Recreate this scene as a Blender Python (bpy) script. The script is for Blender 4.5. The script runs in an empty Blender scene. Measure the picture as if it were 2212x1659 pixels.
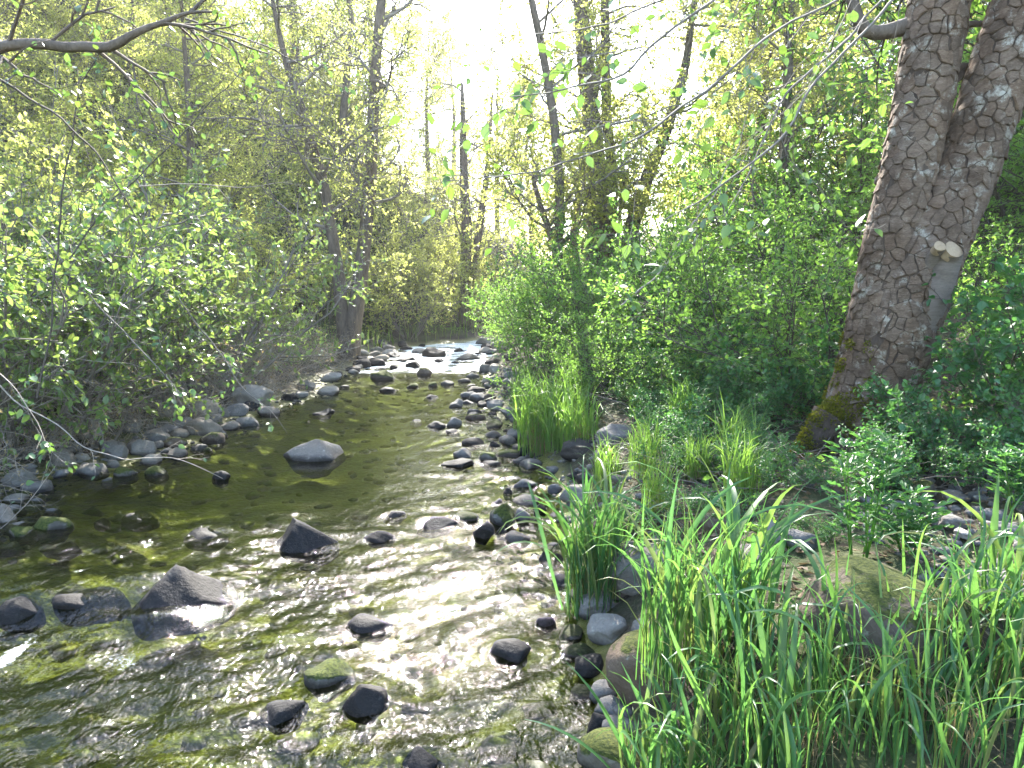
import bpy, math, random
import numpy as np
from mathutils import Vector, Matrix

# ------------------------------------------------------------------ camera, world, sun, exposure
S = bpy.context.scene
COL = S.collection
F, CX, CY = 1580.0, 1106.0, 829.5          # focal length and centre in units of a 2212 x 1659 picture
CAMZ = 1.6
PITCH = math.atan(210.0 / F)
cam_d = bpy.data.cameras.new('camera')
cam = bpy.data.objects.new('camera', cam_d)
COL.objects.link(cam)
cam.location = (0, 0, CAMZ)
cam.rotation_euler = (math.pi / 2 - PITCH, 0, 0)
cam_d.sensor_width = 36.0
cam_d.lens = F / 2212.0 * 36.0
cam_d.clip_start = 0.05
cam_d.clip_end = 1000
S.camera = cam

SUN_EL, SUN_AZ = math.radians(38), math.radians(-2)      # azimuth clockwise from +Y
world = bpy.data.worlds.new('World')
S.world = world
world.use_nodes = True
wn = world.node_tree
wn.nodes.clear()
sky = wn.nodes.new('ShaderNodeTexSky')
sky.sky_type = 'NISHITA'
sky.sun_disc = False
sky.sun_elevation = SUN_EL
sky.sun_rotation = SUN_AZ
sky.dust_density = 1.2
sky.air_density = 1.0
bg = wn.nodes.new('ShaderNodeBackground')
bg.inputs['Strength'].default_value = 0.15
wo = wn.nodes.new('ShaderNodeOutputWorld')
wn.links.new(sky.outputs[0], bg.inputs[0])
wn.links.new(bg.outputs[0], wo.inputs[0])

sun_l = bpy.data.lights.new('sun', 'SUN')
sun_l.energy = 4.0
sun_l.angle = math.radians(0.5)
sun_l.color = (1.0, 0.95, 0.87)
sun = bpy.data.objects.new('sun', sun_l)
COL.objects.link(sun)
sd = Vector((math.sin(SUN_AZ) * math.cos(SUN_EL), math.cos(SUN_AZ) * math.cos(SUN_EL), math.sin(SUN_EL)))
sun.rotation_euler = sd.to_track_quat('Z', 'Y').to_euler()
sun.location = (2, 30, 30)

S.view_settings.view_transform = 'Standard'
S.view_settings.look = 'None'
S.view_settings.exposure = 3.0
S.view_settings.gamma = 1.0
S.view_settings.use_curve_mapping = False
S.render.engine = 'CYCLES'
cy = S.cycles
cy.volume_bounces = 0
cy.max_bounces = 7
cy.diffuse_bounces = 3
cy.glossy_bounces = 3
cy.transmission_bounces = 4
cy.transparent_max_bounces = 8
cy.sample_clamp_indirect = 6.0
cy.use_denoising = True
cy.caustics_reflective = False
cy.caustics_refractive = False

# ------------------------------------------------------------------ small helpers
R0 = np.random.default_rng(11)


def ray(px, py):
    a, b = (px - CX) / F, (CY - py) / F
    c, s = math.cos(PITCH), math.sin(PITCH)
    return np.array([a, c + b * s, -s + b * c])


def at(px, py, z=0.0):
    """the point of the horizontal plane z seen at a picture position"""
    d = ray(px, py)
    return np.array([0, 0, CAMZ]) + d * ((z - CAMZ) / d[2])


def pt(px, py, Y):
    """the point at distance Y ahead seen at a picture position"""
    d = ray(px, py)
    return np.array([0, 0, CAMZ]) + d * (Y / d[1])


def smooth(t):
    t = np.clip(t, 0, 1)
    return t * t * (3 - 2 * t)


def hash2(ix, iy, seed):
    h = (ix.astype(np.int64) * 374761393 + iy.astype(np.int64) * 668265263 + seed * 1442695041) & 0xffffffff
    h = ((h ^ (h >> 13)) * 1274126177) & 0xffffffff
    h = h ^ (h >> 16)
    return (h & 0xffff) / 65535.0


def vnoise(x, y, seed=0):
    x = np.asarray(x, float); y = np.asarray(y, float)
    ix, iy = np.floor(x), np.floor(y)
    fx, fy = x - ix, y - iy
    u = fx * fx * fx * (fx * (fx * 6 - 15) + 10); v = fy * fy * fy * (fy * (fy * 6 - 15) + 10)
    a = hash2(ix, iy, seed); b = hash2(ix + 1, iy, seed)
    c = hash2(ix, iy + 1, seed); d = hash2(ix + 1, iy + 1, seed)
    return (a * (1 - u) + b * u) * (1 - v) + (c * (1 - u) + d * u) * v - 0.5


def fbm(x, y, seed=0, oct=4):
    s, a = 0, 1.0
    for i in range(oct):
        s = s + a * vnoise(x * 2 ** i + 17.3 * i, y * 2 ** i - 9.1 * i, seed + i)
        a *= 0.5
    return s


def mesh_np(name, V, tris=None, quads=None, smooth_shade=True, mats=(), fmat=None, attrs=None):
    V = np.asarray(V, np.float32).reshape(-1, 3)
    me = bpy.data.meshes.new(name)
    me.vertices.add(len(V))
    me.vertices.foreach_set('co', V.ravel())
    loops, starts, n = [], [], 0
    if tris is not None and len(tris):
        t = np.asarray(tris, np.int32).reshape(-1, 3)
        loops.append(t.ravel()); starts.append(np.arange(len(t)) * 3); n = len(t) * 3
    if quads is not None and len(quads):
        q = np.asarray(quads, np.int32).reshape(-1, 4)
        loops.append(q.ravel()); starts.append(n + np.arange(len(q)) * 4)
    L = np.concatenate(loops).astype(np.int32); St = np.concatenate(starts).astype(np.int32)
    me.loops.add(len(L)); me.loops.foreach_set('vertex_index', L)
    me.polygons.add(len(St)); me.polygons.foreach_set('loop_start', St)
    me.polygons.foreach_set('use_smooth', np.full(len(St), smooth_shade, bool))
    for m in mats:
        me.materials.append(m)
    if fmat is not None:
        me.polygons.foreach_set('material_index', np.asarray(fmat, np.int32))
    if attrs:
        for k, v in attrs.items():
            a = me.attributes.new(k, 'FLOAT', 'POINT')
            a.data.foreach_set('value', np.asarray(v, np.float32))
    me.update(calc_edges=True)
    return me


def link(name, me, parent=None, label=None, cat=None, group=None, kind=None):
    o = bpy.data.objects.new(name, me)
    COL.objects.link(o)
    if parent is not None:
        o.parent = parent
    if label: o['label'] = label
    if cat: o['category'] = cat
    if group: o['group'] = group
    if kind: o['kind'] = kind
    return o


def thing(name, label, cat, loc=(0, 0, 0), rotz=0.0, group=None):
    o = link(name, None, None, label, cat, group)
    o.empty_display_size = 0.1
    o.location = loc
    o.rotation_euler = (0, 0, rotz)
    return o


def copy_tree(src, label=None):
    """a copy of a thing with copies of its parts and their sub-parts"""
    r = src.copy(); COL.objects.link(r)
    if label: r['label'] = label
    for ch in src.children:
        c = ch.copy(); COL.objects.link(c); c.parent = r
        for g in ch.children:
            d = g.copy(); COL.objects.link(d); d.parent = c
    return r


# ------------------------------------------------------------------ materials
class NT:
    def __init__(self, name):
        self.m = bpy.data.materials.new(name)
        self.m.use_nodes = True
        self.t = self.m.node_tree
        self.t.nodes.clear()
        self.out = self.t.nodes.new('ShaderNodeOutputMaterial')

    def n(self, typ, **kw):
        nd = self.t.nodes.new(typ)
        for k, v in kw.items():
            if k.startswith('i_'):
                nd.inputs[k[2:].replace('_', ' ')].default_value = v
            else:
                setattr(nd, k, v)
        return nd

    def l(self, a, b):
        self.t.links.new(a, b)

    def noise(self, scale, detail=4, rough=0.55, vec=None, dist=0.0):
        nd = self.n('ShaderNodeTexNoise')
        nd.inputs['Scale'].default_value = scale
        nd.inputs['Detail'].default_value = detail
        nd.inputs['Roughness'].default_value = rough
        nd.inputs['Distortion'].default_value = dist
        if vec is not None: self.l(vec, nd.inputs['Vector'])
        return nd.outputs['Fac']

    def ramp(self, fac, stops, interp='LINEAR'):
        nd = self.n('ShaderNodeValToRGB')
        cr = nd.color_ramp
        cr.interpolation = interp
        while len(cr.elements) < len(stops): cr.elements.new(0.5)
        for e, (p, c) in zip(cr.elements, stops):
            e.position = p
            e.color = c if len(c) == 4 else (*c, 1)
        self.l(fac, nd.inputs[0])
        return nd.outputs[0]

    def mix(self, fac, a, b, mode='MIX'):
        nd = self.n('ShaderNodeMix', data_type='RGBA', blend_type=mode)
        for s, v in ((nd.inputs[0], fac), (nd.inputs[6], a), (nd.inputs[7], b)):
            if hasattr(v, 'is_output'): self.l(v, s)
            elif isinstance(v, (int, float)): s.default_value = v
            else: s.default_value = (*v, 1) if len(v) == 3 else v
        return nd.outputs[2]

    def math(self, op, a, b=0.0, clamp=False):
        nd = self.n('ShaderNodeMath', operation=op, use_clamp=clamp)
        for s, v in ((nd.inputs[0], a), (nd.inputs[1], b)):
            if hasattr(v, 'is_output'): self.l(v, s)
            else: s.default_value = v
        return nd.outputs[0]

    def maprange(self, v, a, b, c=0.0, d=1.0):
        nd = self.n('ShaderNodeMapRange')
        self.l(v, nd.inputs[0])
        for i, x in enumerate((a, b, c, d)): nd.inputs[i + 1].default_value = x
        return nd.outputs[0]

    def bump(self, h, strength=0.5, dist=0.01, normal=None):
        nd = self.n('ShaderNodeBump')
        nd.inputs['Strength'].default_value = strength
        nd.inputs['Distance'].default_value = dist
        self.l(h, nd.inputs['Height'])
        if normal is not None: self.l(normal, nd.inputs['Normal'])
        return nd.outputs[0]

    def pbsdf(self, color, rough=0.7, normal=None, spec=0.4):
        nd = self.n('ShaderNodeBsdfPrincipled')
        for k, v in (('Base Color', color), ('Roughness', rough)):
            if hasattr(v, 'is_output'): self.l(v, nd.inputs[k])
            elif isinstance(v, (int, float)): nd.inputs[k].default_value = v
            else: nd.inputs[k].default_value = (*v, 1)
        nd.inputs['Specular IOR Level'].default_value = spec
        if normal is not None: self.l(normal, nd.inputs['Normal'])
        return nd.outputs[0]

    def end(self, sh):
        self.l(sh, self.out.inputs[0])
        return self.m


def leaf_mat(name, cols, trans, tfac=0.45, rough=0.42, spec=0.45):
    """cols: stops of leaf colour, trans: colour of light passing the blade"""
    t = NT(name)
    geo = t.n('ShaderNodeNewGeometry')
    oi = t.n('ShaderNodeObjectInfo')
    r = t.math('FRACT', t.math('ADD', geo.outputs['Random Per Island'], oi.outputs['Random']))
    n = len(cols)
    c = t.ramp(r, [(i / (n - 1), k) for i, k in enumerate(cols)])
    tc = t.mix(0.5, t.mix(1.0, c, (2.2, 2.2, 1.4), 'MULTIPLY'), trans)
    pb = t.pbsdf(c, rough, None, spec)
    tr = t.n('ShaderNodeBsdfTranslucent')
    t.l(tc, tr.inputs[0])
    mx = t.n('ShaderNodeMixShader')
    mx.inputs[0].default_value = tfac
    t.l(pb, mx.inputs[1]); t.l(tr.outputs[0], mx.inputs[2])
    return t.end(mx.outputs[0])


def wood_mat(name, a, b, scale=6, zs=0.25, bump=0.6, dist=0.01, lichen=None):
    t = NT(name)
    tc = t.n('ShaderNodeTexCoord')
    mp = t.n('ShaderNodeMapping')
    mp.inputs['Scale'].default_value = (1, 1, zs)
    t.l(tc.outputs['Object'], mp.inputs[0])
    f = t.noise(scale, 6, 0.65, mp.outputs[0])
    f2 = t.noise(scale * 5, 4, 0.6, mp.outputs[0])
    k = t.mix(0.4, f, f2)
    c = t.ramp(k, [(0.3, a), (0.7, b)])
    if lichen:
        lf = t.ramp(t.noise(scale * 1.3, 5, 0.7, tc.outputs['Object']), [(0.56, (0, 0, 0)), (0.64, (1, 1, 1))])
        c = t.mix(lf, c, lichen)
    return t.end(t.pbsdf(c, 0.85, t.bump(k, bump, dist), 0.25))


def rock_mat(name, a, b, moss=0.0, lichen=0.0, wetline=0.05, crack=True):
    t = NT(name)
    tc = t.n('ShaderNodeTexCoord')
    geo = t.n('ShaderNodeNewGeometry')
    oi = t.n('ShaderNodeObjectInfo')
    ob = tc.outputs['Object']
    pos = geo.outputs['Position']
    f = t.noise(7, 8, 0.62, pos)
    f2 = t.noise(60, 4, 0.6, pos)
    k = t.mix(0.35, f, f2)
    c = t.ramp(k, [(0.28, a), (0.72, b)])
    hv = t.maprange(oi.outputs['Random'], 0, 1, 0.72, 1.25)
    c = t.mix(1.0, c, t.ramp(oi.outputs['Random'], [(0, (0.8, 0.78, 0.75)), (0.35, (1, 1, 1)), (0.6, (1.1, 1.0, 0.88)), (1, (0.7, 0.74, 0.8))]), 'MULTIPLY')
    if lichen:
        lf = t.ramp(t.noise(26, 4, 0.6, pos), [(0.62, (0, 0, 0)), (0.68, (1, 1, 1))])
        c = t.mix(t.math('MULTIPLY', lf, lichen), c, (0.32, 0.32, 0.27))
    sep = t.n('ShaderNodeSeparateXYZ'); t.l(pos, sep.inputs[0])
    sn = t.n('ShaderNodeSeparateXYZ'); t.l(geo.outputs['Normal'], sn.inputs[0])
    if moss:
        mn = t.noise(14, 6, 0.7, pos)
        mm = t.math('MULTIPLY', t.math('ADD', t.math('MULTIPLY', sn.outputs[2], 0.55), mn), 1.0)
        mf = t.ramp(mm, [(0.86 - 0.3 * moss, (0, 0, 0)), (0.98 - 0.3 * moss, (1, 1, 1))])
        c = t.mix(mf, c, t.ramp(t.noise(90, 3, 0.6, pos), [(0.35, (0.02, 0.03, 0.008)), (0.7, (0.075, 0.085, 0.018))]))
    wz = t.math('ADD', sep.outputs[2], t.math('MULTIPLY', t.noise(12, 3, 0.5, pos), 0.05))
    wet = t.maprange(wz, wetline, wetline + 0.035, 1.0, 0.0)       # the dark wet band that water leaves on a stone
    c = t.mix(wet, c, t.mix(1.0, c, (0.32, 0.32, 0.33), 'MULTIPLY'))
    rough = t.maprange(wet, 0, 1, 0.92, 0.72)
    h = t.mix(0.5, f, f2)
    return t.end(t.pbsdf(c, rough, t.bump(h, 0.9, 0.016), 0.16))


M = {}
M['leaf_lime'] = leaf_mat('leaf_lime', [(0.13, 0.155, 0.035), (0.155, 0.18, 0.04), (0.105, 0.145, 0.035), (0.175, 0.185, 0.055)], (0.74, 0.76, 0.22), 0.62)
M['leaf_alder'] = leaf_mat('leaf_alder', [(0.07, 0.125, 0.045), (0.095, 0.15, 0.055), (0.08, 0.135, 0.04), (0.12, 0.16, 0.045)], (0.42, 0.55, 0.11), 0.40, 0.34, 0.55)
M['leaf_big'] = leaf_mat('leaf_big', [(0.05, 0.11, 0.045), (0.065, 0.13, 0.055), (0.055, 0.12, 0.04), (0.10, 0.155, 0.04)], (0.26, 0.42, 0.05), 0.3, 0.4, 0.5)
M['leaf_green'] = leaf_mat('leaf_green', [(0.05, 0.13, 0.035), (0.07, 0.155, 0.04), (0.06, 0.14, 0.04), (0.10, 0.17, 0.04)], (0.36, 0.60, 0.08), 0.5)
M['leaf_snow'] = leaf_mat('leaf_snow', [(0.035, 0.105, 0.036), (0.05, 0.13, 0.045), (0.04, 0.115, 0.04), (0.08, 0.16, 0.035)], (0.16, 0.40, 0.06), 0.36)
M['grass'] = leaf_mat('grass', [(0.04, 0.11, 0.04), (0.052, 0.13, 0.045), (0.046, 0.12, 0.044), (0.085, 0.155, 0.038), (0.16, 0.15, 0.06)], (0.18, 0.40, 0.07), 0.42, 0.38)
M['grass_sun'] = leaf_mat('grass_sun', [(0.06, 0.14, 0.035), (0.08, 0.165, 0.04), (0.07, 0.15, 0.04), (0.11, 0.175, 0.04)], (0.34, 0.56, 0.07), 0.5, 0.4)  # sunlight put into the colour: brighter, more translucent copy of the grass
M['grass_far'] = leaf_mat('grass_far', [(0.06, 0.12, 0.025), (0.09, 0.15, 0.03), (0.14, 0.15, 0.06)], (0.3, 0.44, 0.06), 0.42)
M['dry_grass'] = leaf_mat('dry_grass', [(0.20, 0.15, 0.08), (0.28, 0.22, 0.12), (0.16, 0.12, 0.07)], (0.4, 0.3, 0.14), 0.25, 0.7, 0.2)
M['dead_leaf'] = leaf_mat('dead_leaf', [(0.13, 0.085, 0.05), (0.19, 0.14, 0.085), (0.09, 0.06, 0.04), (0.24, 0.19, 0.13)], (0.2, 0.13, 0.06), 0.1, 0.7, 0.2)
M['moss'] = leaf_mat('moss', [(0.09, 0.10, 0.012), (0.13, 0.125, 0.018), (0.06, 0.08, 0.012)], (0.3, 0.3, 0.03), 0.3, 0.8, 0.1)
M['twig'] = wood_mat('twig', (0.10, 0.085, 0.07), (0.24, 0.21, 0.175), 9, 1, 0.2)
M['twig_dark'] = wood_mat('twig_dark', (0.05, 0.04, 0.032), (0.12, 0.10, 0.08), 9, 1, 0.2)
M['twig_pale'] = wood_mat('twig_pale', (0.24, 0.20, 0.16), (0.42, 0.37, 0.31), 9, 1, 0.2)
M['bark'] = wood_mat('bark', (0.05, 0.038, 0.03), (0.19, 0.15, 0.115), 7, 0.3, 1.0, 0.03)
M['bark_grey'] = wood_mat('bark_grey', (0.05, 0.038, 0.029), (0.19, 0.148, 0.11), 7, 0.3, 1.0, 0.03)
M['fissure'] = wood_mat('fissure', (0.028, 0.019, 0.014), (0.10, 0.072, 0.053), 22, 0.3, 1.0, 0.01)
t = NT('plate')
geo = t.n('ShaderNodeNewGeometry'); oi = t.n('ShaderNodeObjectInfo')
mp = t.n('ShaderNodeMapping'); mp.inputs['Scale'].default_value = (1, 1, 2.6)
t.l(geo.outputs['Position'], mp.inputs[0])
f1 = t.noise(17, 6, 0.65, mp.outputs[0]); f2 = t.noise(75, 5, 0.65, mp.outputs[0])
k = t.mix(0.45, f1, f2)
c = t.ramp(k, [(0.3, (0.075, 0.055, 0.041)), (0.5, (0.135, 0.10, 0.075)), (0.68, (0.23, 0.185, 0.145))])
rv = t.math('FRACT', t.math('ADD', geo.outputs['Random Per Island'], oi.outputs['Random']))
c = t.mix(1.0, c, t.ramp(rv, [(0, (0.80, 0.78, 0.76)), (0.4, (1.0, 0.99, 0.97)), (0.75, (1.08, 1.01, 0.95)), (1, (0.95, 0.98, 1.0))]), 'MULTIPLY')
lf = t.ramp(t.noise(9, 6, 0.75, geo.outputs['Position']), [(0.55, (0, 0, 0)), (0.66, (1, 1, 1))])
c = t.mix(t.math('MULTIPLY', lf, 0.85), c, (0.38, 0.37, 0.32))
lg = t.ramp(t.noise(2.6, 5, 0.7, geo.outputs['Position']), [(0.4, (0.70, 0.64, 0.58)), (0.6, (1.15, 1.12, 1.08))])
c = t.mix(1.0, c, lg, 'MULTIPLY')
M['plate'] = t.end(t.pbsdf(c, 0.9, t.bump(k, 1.0, 0.012), 0.15))
M['smooth_bark'] = wood_mat('smooth_bark', (0.085, 0.066, 0.054), (0.20, 0.165, 0.135), 14, 5.0, 0.5, 0.004)
M['cut_wood'] = wood_mat('cut_wood', (0.24, 0.165, 0.10), (0.40, 0.30, 0.19), 16, 1, 0.2, 0.003)
M['rock'] = rock_mat('rock', (0.085, 0.08, 0.074), (0.21, 0.20, 0.185), 0, 0.5)
M['rock_pale'] = rock_mat('rock_pale', (0.15, 0.14, 0.125), (0.30, 0.285, 0.26), 0, 0.5)
M['rock_dark'] = rock_mat('rock_dark', (0.026, 0.026, 0.027), (0.068, 0.065, 0.064), 0, 0.15, 0.17)
M['rock_moss'] = rock_mat('rock_moss', (0.07, 0.066, 0.058), (0.16, 0.15, 0.135), 0.75, 0.3)
M['rock_brown'] = rock_mat('rock_brown', (0.075, 0.058, 0.046), (0.155, 0.128, 0.105), 0.06, 0.4)

# ground
t = NT('ground')
geo = t.n('ShaderNodeNewGeometry')
pos = geo.outputs['Position']
sep = t.n('ShaderNodeSeparateXYZ'); t.l(pos, sep.inputs[0])
vo = t.n('ShaderNodeTexVoronoi'); vo.inputs['Scale'].default_value = 16
t.l(pos, vo.inputs['Vector'])
nz = t.noise(3.0, 8, 0.65, pos)
nz2 = t.noise(35, 5, 0.6, pos)
soil = t.ramp(t.mix(0.5, nz, nz2), [(0.3, (0.02, 0.015, 0.010)), (0.5, (0.048, 0.036, 0.025)), (0.7, (0.10, 0.078, 0.055))])
green = t.ramp(t.noise(1.1, 5, 0.6, pos), [(0.45, (0, 0, 0)), (0.6, (1, 1, 1))])
soil = t.mix(t.math('MULTIPLY', green, 0.5), soil, (0.06, 0.09, 0.02))
bedc = t.mix(0.6, t.ramp(vo.outputs['Color'], [(0.1, (0.05, 0.05, 0.012)), (0.5, (0.12, 0.115, 0.022)), (0.9, (0.20, 0.17, 0.055))]),
             t.ramp(t.noise(2.2, 6, 0.6, pos), [(0.3, (0.045, 0.050, 0.010)), (0.55, (0.14, 0.135, 0.022)), (0.7, (0.20, 0.165, 0.045))]))
wetf = t.maprange(sep.outputs[2], 0.02, 0.09, 0.0, 1.0)
col = t.mix(wetf, bedc, soil)
hgt = t.math('ADD', t.math('MULTIPLY', vo.outputs['Distance'], -0.6), nz2)
M['ground'] = t.end(t.pbsdf(col, t.maprange(wetf, 0, 1, 0.35, 0.95), t.bump(hgt, 0.9, 0.03), 0.3))

# water: mirror by Fresnel over an olive-tinted clear body; foam where the creek breaks; sky reflection on the riffle painted white
t = NT('water')
geo = t.n('ShaderNodeNewGeometry')
pos = geo.outputs['Position']
mp = t.n('ShaderNodeMapping'); mp.inputs['Rotation'].default_value = (0, 0, 0.35); mp.inputs['Scale'].default_value = (1.0, 0.55, 1.0)
t.l(pos, mp.inputs[0])
rip = t.n('ShaderNodeAttribute'); rip.attribute_name = 'chop'
foam = t.n('ShaderNodeAttribute'); foam.attribute_name = 'foam'
n1 = t.noise(19, 3, 0.55, mp.outputs[0], 0.7)
n2 = t.noise(60, 2, 0.5, mp.outputs[0], 0.4)
rg = t.math('ABSOLUTE', t.math('SUBTRACT', t.noise(11, 3, 0.5, mp.outputs[0], 0.9), 0.5))
hh = t.math('SUBTRACT', t.math('ADD', n1, t.math('MULTIPLY', n2, 0.40)), t.math('MULTIPLY', rg, 1.3))
bp = t.n('ShaderNodeBump'); bp.inputs['Distance'].default_value = 0.011
t.l(t.maprange(rip.outputs['Fac'], 0, 1, 0.25, 1.0), bp.inputs['Strength'])
t.l(hh, bp.inputs['Height'])
fr = t.n('ShaderNodeFresnel'); fr.inputs['IOR'].default_value = 1.33
t.l(bp.outputs[0], fr.inputs['Normal'])
gl = t.n('ShaderNodeBsdfGlossy'); gl.inputs['Roughness'].default_value = 0.03
t.l(bp.outputs[0], gl.inputs['Normal'])
tp = t.n('ShaderNodeBsdfTransparent'); tp.inputs[0].default_value = (0.58, 0.65, 0.31, 1)
mx = t.n('ShaderNodeMixShader')
t.l(fr.outputs[0], mx.inputs[0]); t.l(tp.outputs[0], mx.inputs[1]); t.l(gl.outputs[0], mx.inputs[2])
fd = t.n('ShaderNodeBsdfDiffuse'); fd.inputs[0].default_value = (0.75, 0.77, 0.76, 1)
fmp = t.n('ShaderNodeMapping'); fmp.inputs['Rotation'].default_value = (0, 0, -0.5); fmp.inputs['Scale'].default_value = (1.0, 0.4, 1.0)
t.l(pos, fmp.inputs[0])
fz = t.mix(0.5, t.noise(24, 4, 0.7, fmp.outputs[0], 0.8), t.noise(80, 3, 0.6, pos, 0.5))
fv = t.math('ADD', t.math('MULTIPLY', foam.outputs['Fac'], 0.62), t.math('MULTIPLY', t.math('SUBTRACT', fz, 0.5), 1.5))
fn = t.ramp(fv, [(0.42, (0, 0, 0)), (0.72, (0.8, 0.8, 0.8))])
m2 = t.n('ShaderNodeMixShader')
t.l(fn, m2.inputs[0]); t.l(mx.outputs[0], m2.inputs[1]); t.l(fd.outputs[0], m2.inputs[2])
M['water'] = t.end(m2.outputs[0])

# ------------------------------------------------------------------ terrain and creek
LE = [(0, 1180), (60, 1052), (150, 1035), (290, 1008), (400, 975), (480, 938), (575, 892), (690, 858), (740, 822), (800, 790), (850, 764), (870, 752)]
RE = [(1290, 1640), (1262, 1480), (1250, 1380), (1232, 1250), (1215, 1180), (1195, 1060), (1150, 975), (1090, 925), (1055, 880), (1045, 840), (1050, 800), (1060, 765), (1062, 750)]
le = np.array([at(*p) for p in LE]); re = np.array([at(*p) for p in RE])
le = np.vstack([[-3.6, -4, 0], [-3.5, 2, 0], le, [[2.0, 26, 0], [9, 34, 0]]])
re = np.vstack([[0.2, -4, 0], re, [[2.6, 24, 0], [9, 31, 0]]])


def XL(y): return np.interp(y, le[:, 1], le[:, 0])
def XR(y): return np.interp(y, re[:, 1], re[:, 0])


def height(x, y):
    x = np.asarray(x, float); y = np.asarray(y, float)
    wob = fbm(x * 1.3, y * 1.3, 5, 3) * 0.25
    l, r = XL(y), XR(y)
    r = np.where(y > 26, np.maximum(r, l), r)
    inside = np.minimum(x - l, r - x) + wob * 0.5
    tl = np.maximum(l - x, 0); tr = np.maximum(x - r, 0)
    z = np.where(inside > 0, -0.03 - 0.22 * smooth(inside / 1.2), 0.0)
    zl = 0.13 * np.minimum(tl, 1.6) + 0.42 * np.clip(tl - 1.6, 0, 3) + 0.80 * np.clip(tl - 4.6, 0, 24)
    zr = 0.42 * smooth(tr / 0.7) + 0.115 * np.minimum(tr, 3.0) + 0.38 * np.clip(tr - 3.0, 0, 10)
    zl = zl * (1 - 0.5 * smooth((y - 25) / 14))
    out = np.where(tl > tr, zl, zr)
    z = z + out * (1 + 0.0 * wob)
    far = np.clip(y - 27, 0, 200)
    z = z + np.where(far > 0, 0.055 * far, 0)
    k = smooth((np.maximum(tl, tr)) / 1.5)
    z = z + wob * 0.55 * (0.15 + k) + fbm(x * 6, y * 6, 9, 3) * 0.05 * (0.3 + k)
    return z


def hz(x, y): return float(height(np.array([x]), np.array([y]))[0])


def grid_mesh(X, Y, Z):
    ny, nx = X.shape
    V = np.stack([X, Y, Z], -1).reshape(-1, 3)
    i = (np.arange(ny - 1)[:, None] * nx + np.arange(nx - 1)[None]).ravel()
    Q = np.stack([i, i + 1, i + nx + 1, i + nx], -1)
    return V, Q


u = np.linspace(-1, 1, 300)
xs = np.sinh(u * 3.6) / math.sinh(3.6) * 75
vv = np.linspace(0, 1, 300)
ys = -4 + (np.exp(vv * 3.6) - 1) / (math.exp(3.6) - 1) * 170
X, Y = np.meshgrid(xs, ys)
V, Q = grid_mesh(X, Y, height(X, Y))
gz = height(X, Y)
hb = bpy.data.meshes.new('haze')
hx0, hx1, hy0, hy1, hz0, hz1 = -78.0, 78.0, -7.0, 172.0, float(gz.min()) - 1.0, float(gz.max()) + 16
hv = [(x, y, z) for z in (hz0, hz1) for x, y in ((hx0, hy0), (hx1, hy0), (hx1, hy1), (hx0, hy1))]
hb.from_pydata(hv, [], [(0, 3, 2, 1), (4, 5, 6, 7), (0, 1, 5, 4), (1, 2, 6, 5), (2, 3, 7, 6), (3, 0, 4, 7)])
t = NT('haze')
pv = t.n('ShaderNodeVolumePrincipled')
pv.inputs['Color'].default_value = (0.97, 0.98, 1.0, 1)
pv.inputs['Density'].default_value = 0.0006
pv.inputs['Anisotropy'].default_value = 0.5
t.l(pv.outputs[0], t.out.inputs['Volume'])
hb.materials.append(t.m)
link('haze', hb, label='pale sunlit haze hanging over the creek valley', kind='stuff')
print('terrain', gz.min(), gz.max())
link('ground', mesh_np('ground', V, quads=Q, mats=[M['ground']]), label='stony creek bed, gravel banks and leaf-littered valley slopes', kind='structure')

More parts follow.
